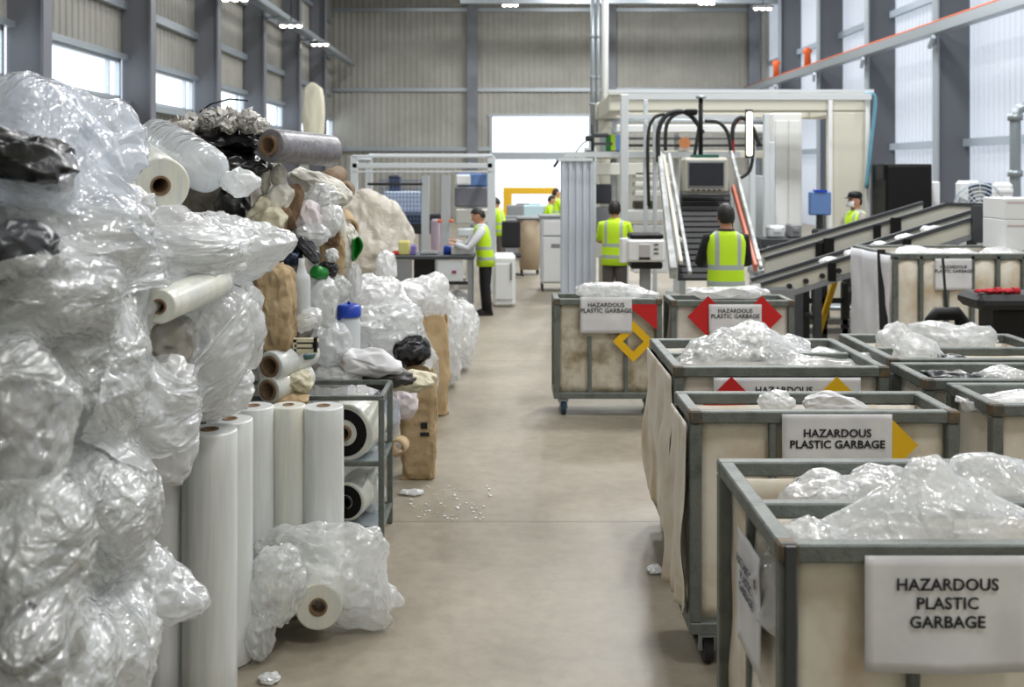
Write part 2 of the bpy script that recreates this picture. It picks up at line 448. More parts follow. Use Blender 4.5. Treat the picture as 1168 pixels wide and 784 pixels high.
def axis_matrix(p0, p1):
    z = (Vector(p1) - Vector(p0)).normalized()
    ref = Vector((0, 0, 1)) if abs(z.z) < .9 else Vector((0, 1, 0))
    x = ref.cross(z).normalized(); y = z.cross(x)
    M = Matrix((x, y, z)).transposed().to_4x4(); M.translation = Vector(p0)
    return M
def roll(name, label, p0, p1, R, rc, fm, cm, cat='roll', group=None, proud=.004, n=36, wob=.02, seed=0, ring=None):
    p0, p1 = Vector(p0), Vector(p1); L = (p1 - p0).length
    t = thing(name, label, cat, p0, 0, group)
    M = axis_matrix(Vector((0, 0, 0)), p1 - p0); b = R * .08
    prof = [(rc, 0), (R - b, 0), (R - b * .3, b * .3), (R, b)] + [(R * (1 + .012 * noise.noise(Vector((i * 1.7, seed, 0)))), b + (L - 2 * b) * i / 8) for i in range(1, 8)] + [(R, L - b), (R - b * .3, L - b * .3), (R - b, L), (rc, L)]
    MB().lathe(prof, M, n, True, wob=wob, seed=seed).build('film_winding', fm, t)
    MB().lathe([(rc, -proud), (rc, L + proud), (rc * .78, L + proud), (rc * .78, -proud)], M, 24, True).lathe([(rc * .8, L * .7), (0, L * .7)], M, 24).build('cardboard_core', cm, t)  # extra disc inside the core, added to block light and darken the hole
    if ring:                                    # a dark band wound into the face
        ro, ri, rm = ring
        MB().lathe([(ri, -.003), (ro, -.003), (ro, .002), (ri, .002)], M, n, True).build('dark_layer', rm, t)
    return t
# ================================================================ materials in use
M_floor = floormat()
M_panel = mat('ribbed_cladding', '#9f9e96', .55, var='#acaba3', vs=.6)
M_wallin = mat('hall_cladding', '#b4b2a6', .6)
M_steel_grey = mat('painted_grey_steel', '#6f7379', .5, var='#7d8188', vs=1.2)
M_col_left = mat('column_paint', '#70737a', .45)
M_col_right = mat('column_dark_paint', '#585b61', .55)
M_galv = mat('galvanised', '#a9b2b8', .38, .6)
M_alu = mat('aluminium', '#c3cad0', .35, .55)
M_alulight = mat('light_aluminium', '#d4dade', .45, .2)
M_white = mat('white_paint', '#e6e8e8', .45)
M_offwhite = mat('offwhite_paint', '#d3d2c9', .5)
M_cream = mat('cream_paint', '#cfcdbf', .5)
M_pipegrey = mat('pipe_grey', '#8f979c', .35, .5)
M_black = mat('black_paint', '#0d0d0f', .5, spec=.3)
M_dark = mat('dark_rubber', '#222325', .6)
M_darkgrey = mat('dark_grey', '#3c3f43', .5)
M_midgrey = mat('mid_grey', '#86898c', .5)
M_orange = mat('orange_plastic', '#e0642a', .5)
M_red = mat('red_sign', '#c01517', .5)
M_yellow = mat('yellow_sign', '#e6b60c', .5)
M_yel2 = mat('yellow_paint', '#e2b21a', .5)
M_blue = mat('blue_plastic', '#1f45b4', .35)
M_bluepale = mat('blue_panel', '#5f7fb5', .5)
M_green = mat('green_plastic', '#0f7a26', .35)
M_screen = mat('dark_screen', '#2b2d36', .25)
M_paper = mat('paper', '#e2e2e4', .7, var='#d4d4d8', vs=3)
M_ink = mat('printing_ink', '#1c1c22', .7)
M_inkgrey = mat('faded_ink', '#6a6a72', .7)
M_frame = mat('bin_steel', '#6d736e', .5, .15, var='#555b58', vs=9, thr=(.45, .7), bump=.25, bs=60)
M_rust = mat('rusty_corner', '#6b5a45', .6, .1, var='#4c4c48', vs=20)
M_liner = mat('bin_liner', '#e2dccf', .42, var='#c3ad8c', vs=2.6, thr=(.46, .72), bump=.35, bs=5)
M_liner2 = mat('bin_liner_pale', '#dfdad2', .4, var='#c2b29c', vs=2.5, thr=(.45, .8), bump=.3, bs=6)
M_linerd = mat('bin_liner_dirty', '#cfc7b6', .45, var='#8f8266', vs=4.5, thr=(.42, .66), bump=.3, bs=6)
M_film = film('clear_film', '#f2f5f6', (.08, .5), trans=.42, rough=.13, bs=4, bump=.6)
M_film2 = film('milky_film', '#f4f5f5', (.02, .26), trans=.42, rough=.16, bs=4, bump=.55)
M_filmg = film('grey_stretch_film', '#e2e5e4', (.12, .6), trans=.4, rough=.12, bs=4, stretch=(2.4, .5, 2.4), bump=.7)
M_filmb = film('cool_film', '#ecf2fb', (.08, .45), trans=.45, rough=.13, bs=3.5, bump=.55)
M_filmclear = film('thin_clear_film', '#f8fafa', (.25, .7), trans=.45, rough=.09, bs=5, bump=.7)
M_blackfilm = mat('black_film', '#101114', .28, bump=.9, bs=7, spec=.6)
M_greyfilm = mat('charcoal_film', '#3b3d42', .3, bump=.8, bs=6)
M_rollfilm = mat('wound_film', '#e6e8e6', .3, var='#d3d8d8', vs=5, stretch=(3.2, 3.2, .25), thr=(.35, .7), coat=.4, bump=.12, bs=14)
M_rollwarm = mat('wound_film_warm', '#e6e5d6', .3, var='#d0d4d2', vs=5, stretch=(3.2, 3.2, .25), thr=(.35, .7), coat=.4, bump=.12, bs=14)
M_kraft = mat('kraft_card', '#8a7158', .75, var='#735c44', vs=8)
M_kraftbag = mat('kraft_paper', '#bda682', .8, var='#9c8562', vs=4, bump=1.0, bs=9)
M_kraftlight = mat('kraft_light', '#c8b08c', .8, var='#b59b74', vs=4, bump=.5, bs=7)
M_foam = mat('white_foam', '#e2e0d8', .8, var='#d2cfc4', vs=12, bump=.4, bs=40)
M_foamcream = mat('cream_foam', '#d8d2ba', .8, var='#c6bfa4', vs=9, bump=.4, bs=30)
M_sack = film('woven_white_sack', '#e8e2d6', (.0, .0), trans=.3, rough=.5, gloss=.5, bs=5)
M_bottle = translucent('milky_bottle', '#e4e8ea', .35)
M_pink = mat('pinkish_plastic', '#dcd3d6', .4, bump=.5, bs=8)
M_filmgreyroll = mat('grey_wound_film', '#77757b', .35, var='#8d8b90', vs=20, bump=.2, bs=40)
M_girt = mat('girt_paint', '#9aa6b2', .5)
M_trans = translucent('daylight_panel', '#b9bcc2', .5)
M_glass = glass('window_glass')
M_lamp = emitm('lamp_lens', '#fff8ec', 12)
M_skin = mat('skin', '#c99478', .55)
M_hair = mat('black_hair', '#17130f', .5, bump=.4, bs=60)
M_vest = vestmat('reflective_vest')
M_shirtw = mat('white_shirt', '#cfd2d8', .8, bump=.2, bs=18)
M_shirtb = mat('black_shirt', '#16171b', .8, bump=.2, bs=18)
M_shirtg = mat('grey_shirt', '#9a938e', .8, bump=.2, bs=18)
M_shirtl = mat('lime_shirt', '#bfe62c', .8)
M_trb = mat('black_trousers', '#131316', .8)
M_trg = mat('grey_trousers', '#57504e', .8)
M_shoe = mat('black_shoe', '#0e0e10', .5)
M_mask = mat('white_mask', '#eef0f2', .8)

# ================================================================ the hall
WL, WR, YB, ZC, Y0 = -8.75, 13.0, 52.6, 11.4, -3.0
b = MB(); b.box((2.1, 27, -.05), (26, 64, .1)); struct('floor', b, M_floor)
b = MB(); b.box((2.1, 24.8, ZC + .1), (24, 57, .2)); struct('ceiling', b, mat('ceiling_sheet', '#8d8d8a', .7))
b = MB(); b.box((2, 85, -.16), (160, 66, .1)); struct('ground_outside', b, mat('yard', '#c9c7c2', .8))

def corr(mb, a0, a1, z0, z1, at, axis, n_pitch=.3, amp=.035, side=1):
    """trapezoid ribbed sheet between a0..a1 along axis, z0..z1"""
    n = max(1, int(round((a1 - a0) / n_pitch))); w = (a1 - a0) / n; pr = []
    for i in range(n):
        s = a0 + i * w
        pr += [(s, 0), (s + w * .45, 0), (s + w * .55, amp), (s + w * .9, amp)]
    pr.append((a1, 0)); vs = []
    for s, o in pr:
        for z in (z0, z1):
            vs.append((s, at + o * side, z) if axis == 'x' else (at + o * side, s, z))
    mb.add(vs, [(2 * i, 2 * i + 2, 2 * i + 3, 2 * i + 1) for i in range(len(pr) - 1)])

# back wall with the roller door opening
DX0, DX1, DZ = (560 - CU) * YB / FPX, (673 - CU) * YB / FPX, CAMZ + 60 * YB / FPX
b = MB(); corr(b, WL, DX0, 0, ZC, YB, 'x', side=-1); corr(b, DX1, WR + .2, 0, ZC, YB, 'x', side=-1); corr(b, DX0, DX1, DZ, ZC, YB, 'x', side=-1)
b.box(((WL + WR) / 2, YB + .1, ZC - .1), (WR - WL, .1, .2))
struct('wall_back', b, M_panel)
b = MB()
for u in (539, 696, 858):
    X = (u - CU) * YB / FPX; b.box((X, YB - .25, ZC / 2), (.52, .4, ZC))
struct('trim_1', b, M_steel_grey)                               # columns of the back wall
b = MB()
for z in (6.36, 10.35): b.box(((WL + WR) / 2, YB - .1, z), (WR - WL, .14, .18))
b.box(((DX0 + WL) / 2, YB - .14, 3.4), (DX0 - WL, .2, .2))
struct('trim_2', b, M_galv)
b = MB(); b.box(((DX0 + DX1) / 2, YB - .02, CAMZ + 15 * YB / FPX), (DX1 - DX0, .2, .38))
for X in (DX0, DX1): b.box((X, YB - .02, DZ / 2), (.16, .22, DZ))
b.box(((DX0 + DX1) / 2, YB - .02, DZ + .06), (DX1 - DX0 + .3, .22, .14))
d1 = struct('door_1', b, M_galv)
b = MB(); b.box(((DX0 + DX1) / 2, YB, CAMZ + 38 * YB / FPX), (DX1 - DX0 - .2, .02, 1.65)); b.build('transom_pane', M_glass, d1)

# left wall: ribbed sheet above and below the window band, deep web columns
LY = [12.6, 18.2, 23.7, 29.2, 34.8, 40.8, 46.6]
b = MB(); corr(b, Y0, YB, 0, 3.95, WL, 'y', side=1); corr(b, Y0, YB, 4.88, ZC, WL, 'y', side=1)
b.box((WL - .1, 24.8, .05), (.12, 56, .1))
struct('wall_left', b, mat('left_cladding', '#9a9890', .55, var='#8b8a83', vs=.5))
bt = MB()
for y in LY:
    bt.box((-8.35, y + .12, ZC / 2), (.66, .06, ZC)); bt.box((-8.0, y + .12, ZC / 2), (.05, .34, ZC))
struct('trim_3', bt, M_col_left)                                # left columns
b = MB()
for z in (6.1, 7.9, 9.7): b.box((WL + .12, 24, z), (.14, 56, .2))
b.box((WL + .15, 24, 3.86), (.3, 56, .14)); b.box((WL + .12, 24, 4.92), (.2, 56, .12))
struct('trim_4', b, M_galv)
ys = [Y0] + LY + [YB]
for i in range(1, len(ys) - 1):
    y0, y1 = ys[i] + .3, ys[i + 1] - .1
    b = MB()
    for y in (y0, y1): b.box((WL + .04, y, 4.41), (.12, .1, .92))
    b.box((WL + .04, (y0 + y1) / 2, 4.0), (.12, y1 - y0, .08)); b.box((WL + .04, (y0 + y1) / 2, 4.82), (.12, y1 - y0, .08))
    b.box((WL + .04, y1 - (y1 - y0) * .12, 4.41), (.1, .06, .82))
    w = struct('window_%d' % i, b, M_alu)
    MB().box((WL + .02, (y0 + y1) / 2, 4.41), (.015, y1 - y0 - .1, .8)).build('window_pane', M_glass, w)
b = MB(); b.box((WL + .02, (Y0 + ys[1]) / 2, 4.41), (.1, ys[1] - Y0, .95)); struct('wall_left_infill', b, M_panel)

# right wall: daylight panels between deep dark columns
RY = [24.0, 29.8, 35.5, 41.0, 46.8]
b = MB(); corr(b, 6, YB, 0, ZC, WR + .2, 'y', side=-1)
struct('wall_right', b, M_trans)
b = MB(); corr(b, Y0, 6, 0, ZC, WR + .2, 'y', side=-1); struct('wall_right_solid', b, M_wallin)
b = MB(); b.box((2.1, Y0, ZC / 2), (22.6, .2, ZC)); struct('wall_front', b, M_wallin)
b = MB()
for y in [7, 12.5, 18.2] + RY:
    b.box((12.65, y, ZC / 2), (.95, .08, ZC))
struct('trim_5', b, M_col_right)
b = MB()
for y in [7, 12.5, 18.2] + RY: b.box((12.18, y, ZC / 2), (.06, .34, ZC))
struct('trim_6', b, mat('flange_paint', '#8f979f', .5))
b = MB()
for z in (3.15, 7.6): b.box((13.0, 30, z), (.14, 44, .22))
struct('trim_7', b, M_girt)

# cable trays along both walls, roof beam, hanging lamps
def beam_thing(name, label, cat, p0, p1, w, h, m): return None
t = thing('wall_rail_tray', 'long galvanised cable tray running high along the window-side columns', 'cable tray', (-7.6, 30, 7.5))
b = MB(); b.box((0, 0, 0), (.34, 44, .05)); b.box((.17, 0, .08), (.03, 44, .16)); b.box((-.17, 0, .08), (.03, 44, .16)); b.build('tray', M_galv, t)
for y in LY[1:]: MB().box((-.2, y - 30 + .12, -.07), (.6, .06, .08)).build('bracket', M_galv, t)
t = thing('wall_rail_tray', 'galvanised cable tray with orange conduit running along the daylight-panel wall', 'cable tray', (11.9, 31, 6.15))
b = MB(); b.box((0, 0, 0), (.3, 42, .04)); b.box((-.15, 0, .13), (.03, 42, .28)); b.box((.15, 0, .13), (.03, 42, .28)); b.build('tray', M_galv, t)
MB().tube([(-.12, -21, .3), (-.12, 0, .3), (-.12, 21, .3)], .028, 8).build('conduit', M_orange, t)
for y in RY + [18.2]: MB().bar((.1, y - 31, -.3), (-.15, y - 31 - .9, -.1), .1, .1).build('bracket', M_galv, t)
for (u, v, Y) in ((916, 77, 41.5), (879, 87, 46.3)):
    p = P(u, v, Y); p.x = 11.9
    o = MB().loft([(0, 0, 0, .14, .14), (0, 0, .5, .12, .12), (0, 0, .62, .2, .2), (0, 0, .75, .06, .06)], 12).build('warning_beacon', M_orange)
    o.location = (11.9, Y, 6.45); tag(o, 'orange beacon on the wall cable tray, %s' % ('larger and nearer one' if u == 916 else 'smaller one nearest the back corner'), 'beacon')
b = MB(); b.box((5.2, 47.5, 10.05), (14.5, .3, .36)); struct('beam_roof', b, M_galv)
for i, (u, v, Y, lb) in enumerate([(582, 7, 46, 'hanging bay lamp over the aisle, in front of the middle of the back wall'), (806, 5, 44, 'hanging bay lamp above the gantry machine, against the back wall'),
        (870, 11, 40, 'hanging bay lamp near the back corner by the dark columns'), (332, 31, 32, 'hanging bay lamp over the rubbish heap, halfway along the window-side tray'), (365, 52, 42, 'small hanging bay lamp farthest along the window-side tray'), (268, 1, 27, 'hanging bay lamp at the very top edge, above the window-side columns')]):
    p = P(u, v, Y); t = thing('bay_lamp', lb, 'lamp', p, 0, 'bay lamps under the roof')
    MB().box((0, 0, .1), (.75, .4, .1), bev=.03).build('housing', M_midgrey, t)
    for dx in (-.24, 0, .24): MB().ell((dx, 0, .04), (.1, .1, .06)).build('lens', M_lamp, t)
    MB().tube([(0, 0, .15), (0, 0, ZC - p.z)], .015, 6).build('cord', M_dark, t)
# pipes dropping from the roof beside the door
for (u, r, m, lb) in ((676, .05, M_galv, 'thin galvanised conduit dropping from the roof beside the doorway'), (682, .05, M_galv, 'second thin conduit from the roof, just right of its twin beside the doorway'), (690, .075, M_white, 'white pipe dropping from the roof in front of the back-wall column')):
    p0 = P(u, -20, 22); p1 = P(u, 132 if u > 685 else 152, 22)
    b = MB(); b.tube([p0, (p0 + p1) / 2, p1], r, 10); 
    if u < 685:
        for f in (.35, .62, .8): b.tube([p0.lerp(p1, f), p0.lerp(p1, f + .015)], r * 1.5, 10)
    tag(b.build('roof_pipe', m, None, p1), lb, 'pipe')
t = thing('wall_pipe', 'tall shiny pipe with an elbow at the top, standing right of the fan', 'pipe', P(1158, 262, 20) )
h = px(128, 20)
MB().tube([(0, 0, -1.2), (0, 0, h * .5), (0, 0, h), (.05, 0, h + .15), (.2, 0, h + .2), (.7, 0, h + .2)], .1, 14).build('pipe', M_pipegrey, t)
for z in (.3, h * .5, h): MB().tube([(0, 0, z - .06), (0, 0, z + .06)], .14, 14).build('flange', M_pipegrey, t)
p = P(357, 95, 30)
o = crumple((p.x, 30, p.z - .85), (.3, .2, .85), 5, crease=.05, freq=3, sub=4, fold=(0, 0, 1), boxy=.5).build('hanging_cover', mat('yellowed_cover', '#d5d2bd', .7), None, (p.x, 30, p.z - 1.7))
tag(o, 'yellowed cloth cover hanging from the tray beside the far columns', 'cover')
# ================================================================ heap of plastic film on the aisle's window side
FG = 'crumpled film of the tall heap'
def fl(lb, u, v, Y, ru, rv, dep, m, seed, name='plastic_film', cat='plastic film', **kw):
    p = P(u, v, Y); kw.setdefault('sub', 6)
    return lump(name, lb, cat, p, (px(ru, Y), dep, px(rv, Y)), m, FG, seed=seed, **kw)
def T(du, dv, Y, k=4, dy=0.0): return (Vector((px(du, Y), dy, -px(dv, Y))), k)
# solid inner bundles that the film is thrown over
for i, (x, y, z, r, lb) in enumerate([(-1.95, 3.15, .62, (.55, .5, .66), 'grey film bundle low in the tall heap, nearest the camera'), (-2.0, 3.3, 1.75, (.5, .5, .62), 'grey film bundle under the upper film of the tall heap, nearest the camera'),
        (-2.1, 4.3, .75, (.55, .55, .78), 'grey film bundle low in the tall heap behind the standing rolls'), (-2.1, 4.4, 1.75, (.5, .55, .55), 'grey film bundle beneath the big core-ended roll'), (-2.25, 5.6, .9, (.55, .6, .95), 'grey film bundle between the tall heap and the mixed rubbish')]):
    o = crumple((x, y, z), r, 200 + i, sub=5, boxy=.35, crease=.07).build('film_bundle', M_greyfilm if i in (0, ) else mat('bundle_%d' % i, '#8d908e', .35, var='#6d7070', vs=3, bump=.8, bs=6), None, (x, y, 0)); tag(o, lb, 'film bundle', 'bundles inside the tall heap')
fl('clear film drawn up to the peak of the tall heap beside the windows', 62, 165, 4.0, 88, 62, .4, M_filmb, 1, tails=(T(-18, -30, 4, 5),), radial=(-.2, -.2, 1), nrad=6)
fl('clear film sloping down from the peak towards the big core-ended roll', 108, 232, 4.25, 36, 72, .3, M_film, 2, rot=(0, -.45, 0), fold=(.4, 0, -1), freq=2.4)
fl('broad milky film swell below the peak at the frame edge', 60, 262, 3.75, 112, 66, .35, M_film2, 3, fold=(1, 0, -.6), freq=2.4)
fl('milky film swell directly under the big core-ended roll', 190, 284, 4.55, 84, 48, .34, M_film2, 4, fold=(1, 0, -.35), freq=2.6)
fl('film drawn out to a point over the kraft paper bundle', 252, 284, 4.95, 55, 38, .28, M_film, 5, tails=(T(30, -5, 4.95, 6),), radial=(1, 0, .1), nrad=7)
fl('tightly stretched film with slanting folds, over black film at the frame edge', 42, 338, 3.45, 85, 62, .34, M_filmg, 6, fold=(1, .1, .8), freq=3.0, crease=.07)
fl('hanging film fold between the slanting stretched film and the buried roll', 128, 335, 4.0, 48, 72, .26, M_film, 7, fold=(.25, 0, 1), freq=2.8, tails=(T(0, 40, 4, 5),))
fl('large clear bag of film bulging beside the kraft paper bundle', 246, 385, 4.75, 46, 62, .26, M_filmclear, 9, tails=(T(8, -6, 4.75, 6), T(-8, 25, 4.75, 6)), radial=(-.6, 0, 1), nrad=6)
fl('thin film flap hanging at the bag edge, in front of the kraft bundle', 283, 372, 4.85, 15, 50, .12, M_filmclear, 90, fold=(.1, 0, 1), sub=5)
fl('round bubbly film bag at the frame edge, dark things inside it', 18, 490, 2.95, 60, 92, .22, M_filmclear, 10, radial=(-.6, -.5, 1), nrad=5, crease=.08)
fl('film hanging in a long fold beside the round bubbly bag', 105, 420, 3.65, 52, 90, .28, M_film, 11, fold=(.3, 0, 1), freq=2.6, tails=(T(-10, 50, 3.6, 5),))
fl('milky film tongue pointing down onto the nearest standing rolls', 168, 470, 4.15, 52, 62, .24, M_film2, 12, rot=(0, .5, 0), radial=(.6, 0, -1), nrad=6, tails=(T(15, 26, 4.15, 5),))
fl('milky film mound behind the tops of the standing rolls', 232, 440, 4.95, 55, 38, .26, M_film2, 13, radial=(.2, 0, 1), nrad=6)
fl('taut grey film with fine slanting stripes, low in the heap', 112, 585, 3.5, 58, 70, .24, M_filmg, 14, fold=(1, 0, .85), freq=3.6, crease=.06)
fl('film ending in a glossy pointed tip in front of the standing rolls', 160, 668, 3.75, 48, 42, .2, M_film, 15, tails=(T(36, 14, 3.75, 6),), radial=(1, 0, -.4), nrad=6)
fl('film hanging steeply at the frame edge below the round bubbly bag', 40, 660, 2.85, 52, 105, .2, M_filmg, 16, fold=(.45, 0, -1), freq=3.0)
fl('crumpled film at the foot of the heap beside the leftmost standing roll', 135, 748, 3.4, 45, 62, .2, M_film, 17, fold=(.3, 0, 1), freq=2.6)
fl('bunched film spilling at the bottom corner of the heap', 70, 775, 3.0, 55, 60, .2, M_filmclear, 18, fold=(.6, 0, 1))
fl('charcoal film bundle showing between clear film under the peak', 26, 182, 3.3, 62, 30, .16, M_blackfilm, 21, sub=5, rot=(0, .3, 0))
fl('black film showing through below the broad milky swell', 22, 284, 3.05, 40, 30, .13, M_greyfilm, 22, sub=5)
fl('black film lump inside the round bubbly bag', 18, 470, 3.0, 34, 46, .12, M_blackfilm, 23, sub=5)
fl('dark film lump in the gap below the bubbly bag', 68, 612, 2.98, 24, 42, .1, M_greyfilm, 24, sub=5)
fl('black film bundle at the bottom corner of the heap', 24, 748, 2.62, 46, 58, .12, M_blackfilm, 25, sub=5)
# rolls bedded in the heap
p = P(183, 212, 4.5)
roll('film_roll', 'big film roll lying on top of the tall heap, dark core hole facing the camera', p, P(128, 166, 5.7), px(33, 4.5), px(11.5, 4.5), M_rollwarm, M_kraft, 'film roll', 'rolls bedded in the tall heap')
pa, pb = P(238, 196, 5.0), P(178, 156, 6.0); M_wrap = film('roll_wrap', '#e6eaee', (.0, .12), rough=.12, bs=4, bump=.4); Lw = (pb - pa).length
mw = MB(); mw.lathe([(0, 0), (.05, .0), (.09, .012), (.112, .05)] + [(.118 + .0015 * math.sin(i * 2.1), .05 + (Lw - .1) * i / 14) for i in range(1, 14)] + [(.11, Lw - .04), (.08, Lw), (0, Lw)], axis_matrix(pa, pb), 30, wob=.08, seed=4)
o = mw.build('wrapped_roll', M_wrap, None, pa)
tag(o, 'film-wrapped roll bulging just beside the big core-ended roll on top of the heap', 'wrapped roll')
fl('loose film tail twisted off the wrapped roll, ending over the black sacks', 272, 208, 5.05, 20, 16, .08, M_film, 33, radial=(1, 0, -.1), nrad=6, sub=5, tails=(T(5, 0, 5.05, 5),))
p = P(181, 350, 3.95)
roll('film_roll', 'greyish roll buried mid-heap with its dark core showing above its body', p, p + Vector((.06, .6, .03)), .066, .03, M_rollwarm, M_kraft, 'film roll', 'rolls bedded in the tall heap')
fl('dull beige film roll end bulging under the buried roll', 178, 388, 4.35, 42, 36, .2, mat('beige_plastic', '#97938a', .3, bump=.3, bs=5), 32, name='wrapped_roll', cat='wrapped roll', sub=5, crease=.04)
# rolls standing on the floor along the aisle
SG = 'film rolls standing on end'
def stand(lb, u, Y, wpx, v_top, m, seed):
    R = px(wpx / 2, Y); x = (u - CU) * Y / FPX; zt = CAMZ - (v_top - CV) * Y / FPX
    return roll('film_roll', lb, (x, Y, .002), (x, Y, zt), R, R * .34, m, M_kraft, 'film roll', SG, seed=seed, wob=.03)
stand('standing film roll leftmost of the row, its top hidden under a film tongue', 186, 4.86, 54, 505, M_rollfilm, 1)
stand('nearest standing film roll, widest, with its brown core seen from above', 239, 4.84, 62, 490, M_rollfilm, 2)
stand('standing film roll right behind the widest one', 262, 5.14, 52, 478, M_rollfilm, 3)
stand('standing film roll third from the aisle end, top level with the two beside it', 289, 5.62, 46, 463, M_rollfilm, 4)
stand('standing film roll second from the aisle end, yellowish edges', 329, 5.7, 39, 462, M_rollwarm, 5)
stand('standing film roll at the aisle end of the row, beside the metal rack', 369, 5.72, 46, 463, M_rollfilm, 6)
# rolls lying in a film bag at their feet
p = P(363, 693, 5.28)
roll('film_roll', 'short film roll lying on the floor, end with brown core facing the camera', p, p + Vector((-.02, .26, .0)), px(27, 5.28), px(10.5, 5.28), M_rollwarm, M_kraft, 'film roll', 'rolls lying on the floor')
p = P(312, 690, 5.25)
roll('film_roll', 'short film roll lying under clear film, left of the bare roll end on the floor', p, p + Vector((-.03, .24, .0)), px(26, 5.25), px(8, 5.25), M_rollwarm, M_kraft, 'film roll', 'rolls lying on the floor')
LG = 'film around the lying rolls'
def lf(lb, u, v, Y, ru, rv, dep, m, seed, **kw):
    kw.setdefault('sub', 6); p = P(u, v, Y); return lump('plastic_film', lb, 'plastic film', p, (px(ru, Y), dep, px(rv, Y)), m, LG, seed=seed, **kw)
lf('clear film bag thrown over the lying rolls in front of the standing ones', 362, 655, 5.46, 60, 46, .15, M_filmclear, 41, tails=(T(38, 30, 5.4, 6), T(-25, -14, 5.4, 4), T(22, -18, 5.4, 5)), crease=.17, freq=2.8, lump=.3)
lf('thin clear film over the lying roll next to the bare roll end', 314, 668, 5.22, 32, 46, .12, M_filmclear, 42, crease=.15, freq=2.6, sub=6)
lf('clear film trailing on the floor at the foot of the standing rolls', 296, 725, 5.15, 16, 28, .1, M_filmclear, 43, sub=5)
lf('clear film heap edge trailing along the floor into the aisle', 412, 672, 5.55, 26, 32, .12, M_filmclear, 44, tails=(T(22, 6, 5.5, 8),), crease=.14, sub=6)

# sheets of film thrown over the heap
TG = [o for o in COL.objects if o.type == 'MESH' and o.parent is None and o.get('group') in (FG, 'bundles inside the tall heap')]
def sh(lb, rows, m, seed, **kw): return drape('film_sheet', lb, 'film sheet', rows, m, 'film sheets over the tall heap', seed=seed, targets=TG, **kw)
sh('cool clear sheet draped from the peak of the heap at the frame edge', [[(-20, 120, 3.9), (40, 86, 4.0), (85, 118, 4.0), (120, 165, 4.1)], [(-20, 165, 3.7), (50, 165, 3.7), (100, 190, 3.9), (140, 225, 4.1)], [(-20, 235, 3.5), (50, 240, 3.5), (110, 260, 3.8), (160, 290, 4.1)]], M_filmb, 301, fold=(.5, 1), pins=((.35, .05, 3.0),))
sh('wide milky sheet sweeping down from the mid heap under the big core-ended roll', [[(20, 225, 3.5), (110, 240, 3.8), (180, 258, 4.3), (300, 255, 4.7)], [(10, 280, 3.4), (100, 300, 3.7), (190, 300, 4.2), (290, 300, 4.6)], [(-10, 340, 3.2), (80, 345, 3.6), (180, 325, 4.2), (250, 330, 4.6)]], M_film, 302, fold=(1, .35), pins=((.95, .4, 3.5),))
sh('stretched clear sheet fanned with long folds across the heap at the frame edge', [[(-20, 300, 3.2), (50, 290, 3.3), (110, 310, 3.6), (150, 330, 3.9)], [(-20, 370, 3.1), (50, 370, 3.2), (100, 390, 3.5), (150, 420, 3.8)], [(-20, 430, 2.9), (50, 430, 3.1), (100, 470, 3.5), (150, 510, 3.8)]], M_filmg, 303, fold=(1, -.9), nf=7, pins=((.05, .9, 3.0),))
sh('crinkled clear sheet hanging between the buried roll and the standing rolls', [[(120, 330, 3.8), (165, 395, 4.0), (200, 420, 4.4), (290, 330, 4.6)], [(105, 420, 3.6), (150, 450, 3.9), (215, 450, 4.4), (290, 400, 4.6)], [(90, 500, 3.4), (140, 520, 3.7), (200, 520, 4.0), (255, 460, 4.55)]], M_film, 304, fold=(.5, 1), pins=((.9, .05, 3.0), (.75, .95, 3.0)))
sh('taut sheet with slanting folds hanging below the round bubbly bag', [[(-20, 545, 2.8), (60, 520, 3.1), (120, 520, 3.4), (165, 540, 3.7)], [(-20, 640, 2.7), (50, 630, 2.9), (110, 630, 3.3), (180, 640, 3.6)], [(-20, 760, 2.6), (50, 750, 2.8), (100, 740, 3.2), (165, 730, 3.5)]], M_filmg, 305, fold=(1, -.8), nf=7, pins=((.98, .55, 3.5),))
sh('clear sheet lapping the foot of the heap beside the leftmost standing roll', [[(60, 640, 3.0), (110, 640, 3.3), (160, 660, 3.6)], [(50, 720, 2.9), (110, 710, 3.2), (160, 720, 3.5)], [(40, 800, 2.8), (100, 800, 3.1), (170, 800, 3.4)]], M_film, 306, fold=(.4, 1), nu=30, nv=30)
